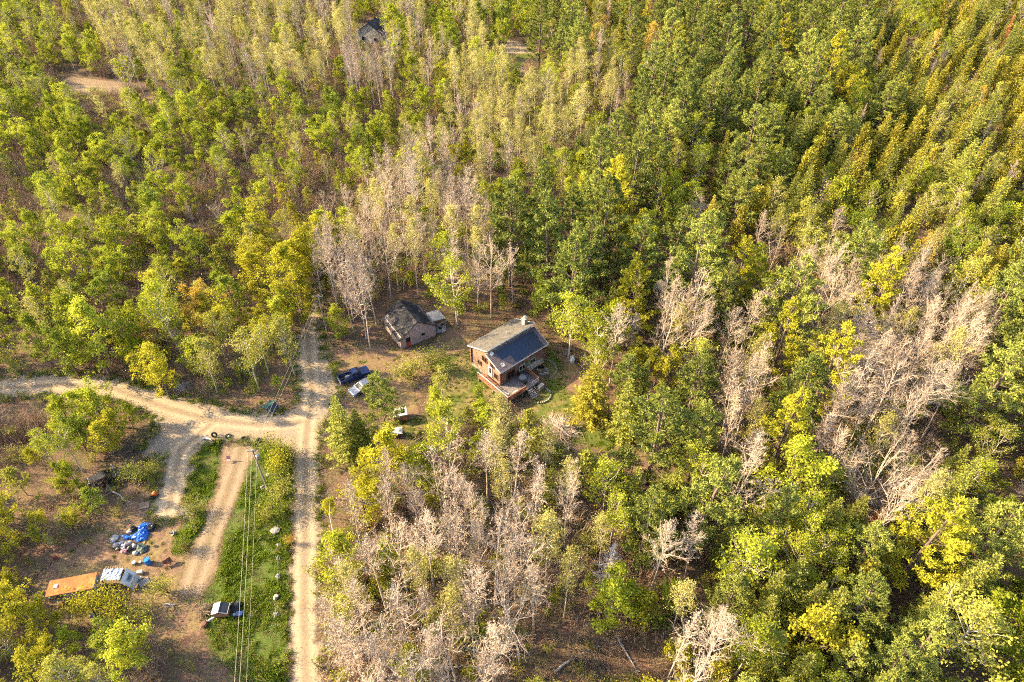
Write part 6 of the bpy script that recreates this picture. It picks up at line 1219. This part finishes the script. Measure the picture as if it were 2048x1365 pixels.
for i, m_ in enumerate((L_DEEP, L_OLIVE, L_GREEN, L_GOLD)): U_M.append(joined(*bush(320 + i, 1.1, 1.5, 330, 0.2, 6), M_BARK_DARK, m_))
UW = {'m': (.42, (.75, .25)), 'u': (.55, (.85, .15)), 'b': (.42, (.62, .38)), 'a': (.2, (.5, .5)), 'g': (.16, (.35, .65)), 'y': (.12, (.4, .6)), 'o': (.08, (.5, .5)), 'p': (.1, (.4, .6)), 's': (.14, (.25, .75)), 'c': (.06, (.6, .4)), '.': (.0, (.5, .5))}
pts = []
for r in range(-1, 22):
    for c in range(-3, 34):
        cd = code_at(min(max(c, 0), 31) * CELL + 1, min(max(r, 0), 20) * CELL + 1); dn = UW[cd]
        a_, b_, d_ = at(c * CELL, r * CELL), at((c + 1) * CELL, r * CELL), at(c * CELL, (r + 1) * CELL)
        n = rngU.poisson(abs(b_[0] - a_[0]) * abs(a_[1] - d_[1]) * dn[0] * 0.9)
        for t in range(n):
            u, v = (c + rngU.random()) * CELL, (r + rngU.random()) * CELL; p = at(u, v)
            if any(in_poly(u, v, P) for P in OPEN): continue
            brown = rngU.random() < dn[1][0]; i = rngU.integers(0, 3) if brown else 3 + rngU.choice(4, p=[.3, .35, .25, .1]); s = rngU.uniform(0.55, 1.25)
            pts.append((p[0], p[1], -0.02, i, rngU.uniform(0, 6.28), s, s * rngU.uniform(0.8, 1.3)))
pts = keep_off(pts, ('gravel_road', 'dirt_yard', 'dirt_track', 'lawn', 'grass_verge'), -0.8).tolist()
for poly, n in (([(1080, 1230), (1340, 1290), (1340, 1380), (1080, 1380)], 46), ([(230, 930), (330, 930), (310, 1010), (250, 1040), (200, 1030)], 34), ([(60, 1215), (300, 1260), (420, 1290), (400, 1365), (60, 1330)], 50)):
    lo = np.min(poly, 0); hi = np.max(poly, 0)
    for t in range(n):
        u, v = rngU.uniform(lo, hi)
        if in_poly(u, v, poly):
            p = at(u, v); s = rngU.uniform(0.3, 0.75); pts.append((p[0], p[1], -0.02, rngU.integers(0, 3) if rngU.random() < .7 else 4, rngU.uniform(0, 6.28), s, s * rngU.uniform(0.5, 0.9)))
scatter('undergrowth', U_M, pts, 'brown brush and low green bushes on the forest floor', 'undergrowth')
def tuft(seed, R, h, n, mat, w=0.03):
    rng = np.random.default_rng(seed); C = np.column_stack([rng.normal(0, R * 0.5, n), rng.normal(0, R * 0.5, n), np.full(n, -0.01)])
    return MB().blades(C, np.column_stack([rng.normal(0, 0.45, (n, 2)), np.ones(n)]), rng.uniform(0.5, 1.2, n) * h, w, rng).mesh('grass_tuft', mat)
G_M = [tuft(400 + i, 0.55, 0.34, 70, L_GRASS, 0.035) for i in range(3)] + [tuft(410 + i, 0.5, 0.26, 50, L_DRY, 0.028) for i in range(2)] + [joined(*bush(420, 0.45, 0.4, 90, 0.13, 4), M_BARK_DARK, L_DEEP)]
def fill(polys, dens, pick, hs=1.0, inset=0.2):
    out = []
    for poly in polys:
        Q = w2(poly); lo, hi = Q.min(0), Q.max(0); n = int((hi - lo).prod() * dens)
        P = rngU.uniform(lo, hi, (n, 2)); P = P[poly_sd(P, Q) > inset]
        for x, y in P:
            w = 0.5 + 0.25 * math.sin(x * 0.9 + 1.7 * math.sin(y * 0.31)) + 0.25 * math.sin(y * 0.7 + 1.3 * math.sin(x * 0.53 + 1))      # patchy growth, drier towards the south end
            dry = rngU.random() < 0.45 * min(1, max(0, (42 - y) / 8)) or w < 0.12
            if rngU.random() > 0.45 + w: continue
            s = rngU.uniform(0.5, 1.1) * hs * (0.7 + 0.7 * w); out.append((x, y, 0.01, rngU.integers(3, 5) if dry else rngU.choice(6, p=pick), rngU.uniform(0, 6.28), s, s * rngU.uniform(0.6, 1.2)))
    return out
gp = fill(P_VERGE, 5.5, [.31, .31, .26, .03, .03, .06]) + fill(P_LAWN, 3.0, [.2, .2, .2, .18, .17, .05], 0.5)
gp = keep_off(gp, ('gravel_road',), 0.0)
scatter('grass', G_M, gp, 'rough green grass on the verge and lawns', 'grass')
wp = fill([P_YARD_B, P_YARD_A, P_EASTYARD], 0.75, [.12, .1, .08, .32, .32, .06], 0.6)
wp = keep_off(wp, ('gravel_road', 'dirt_track', 'grass_verge'), -0.2)
ep = []; Q = w2(P_ROAD)
for i in range(len(Q)):
    A_, B_ = Q[i], Q[(i + 1) % len(Q)]; L = np.linalg.norm(B_ - A_)
    for t in range(int(L * 5)):
        f = rngU.random(); nrm = np.array([-(B_ - A_)[1], (B_ - A_)[0]]) / (L + 1e-6); p = A_ + (B_ - A_) * f + nrm * rngU.normal(0, 0.55); s = rngU.uniform(0.4, 1.0); big = rngU.random() < 0.12
        ep.append((p[0], p[1], 0.01, 5 if big else rngU.choice(5, p=[.2, .15, .15, .25, .25]), rngU.uniform(0, 6.28), s * (1.5 if big else 1), s * (1.5 if big else 1)))
ep = np.array(ep); inner = np.zeros(len(ep), bool)
for ln in LANES:
    q = w2(ln)
    for i in range(len(q) - 1): inner |= seg_dist(ep[:, :2], q[i], q[i + 1]) < 1.5
wp = np.concatenate([wp, ep[~inner]])
scatter('weeds', G_M, wp, 'dry tufts and weeds on the bare yard soil', 'weeds')
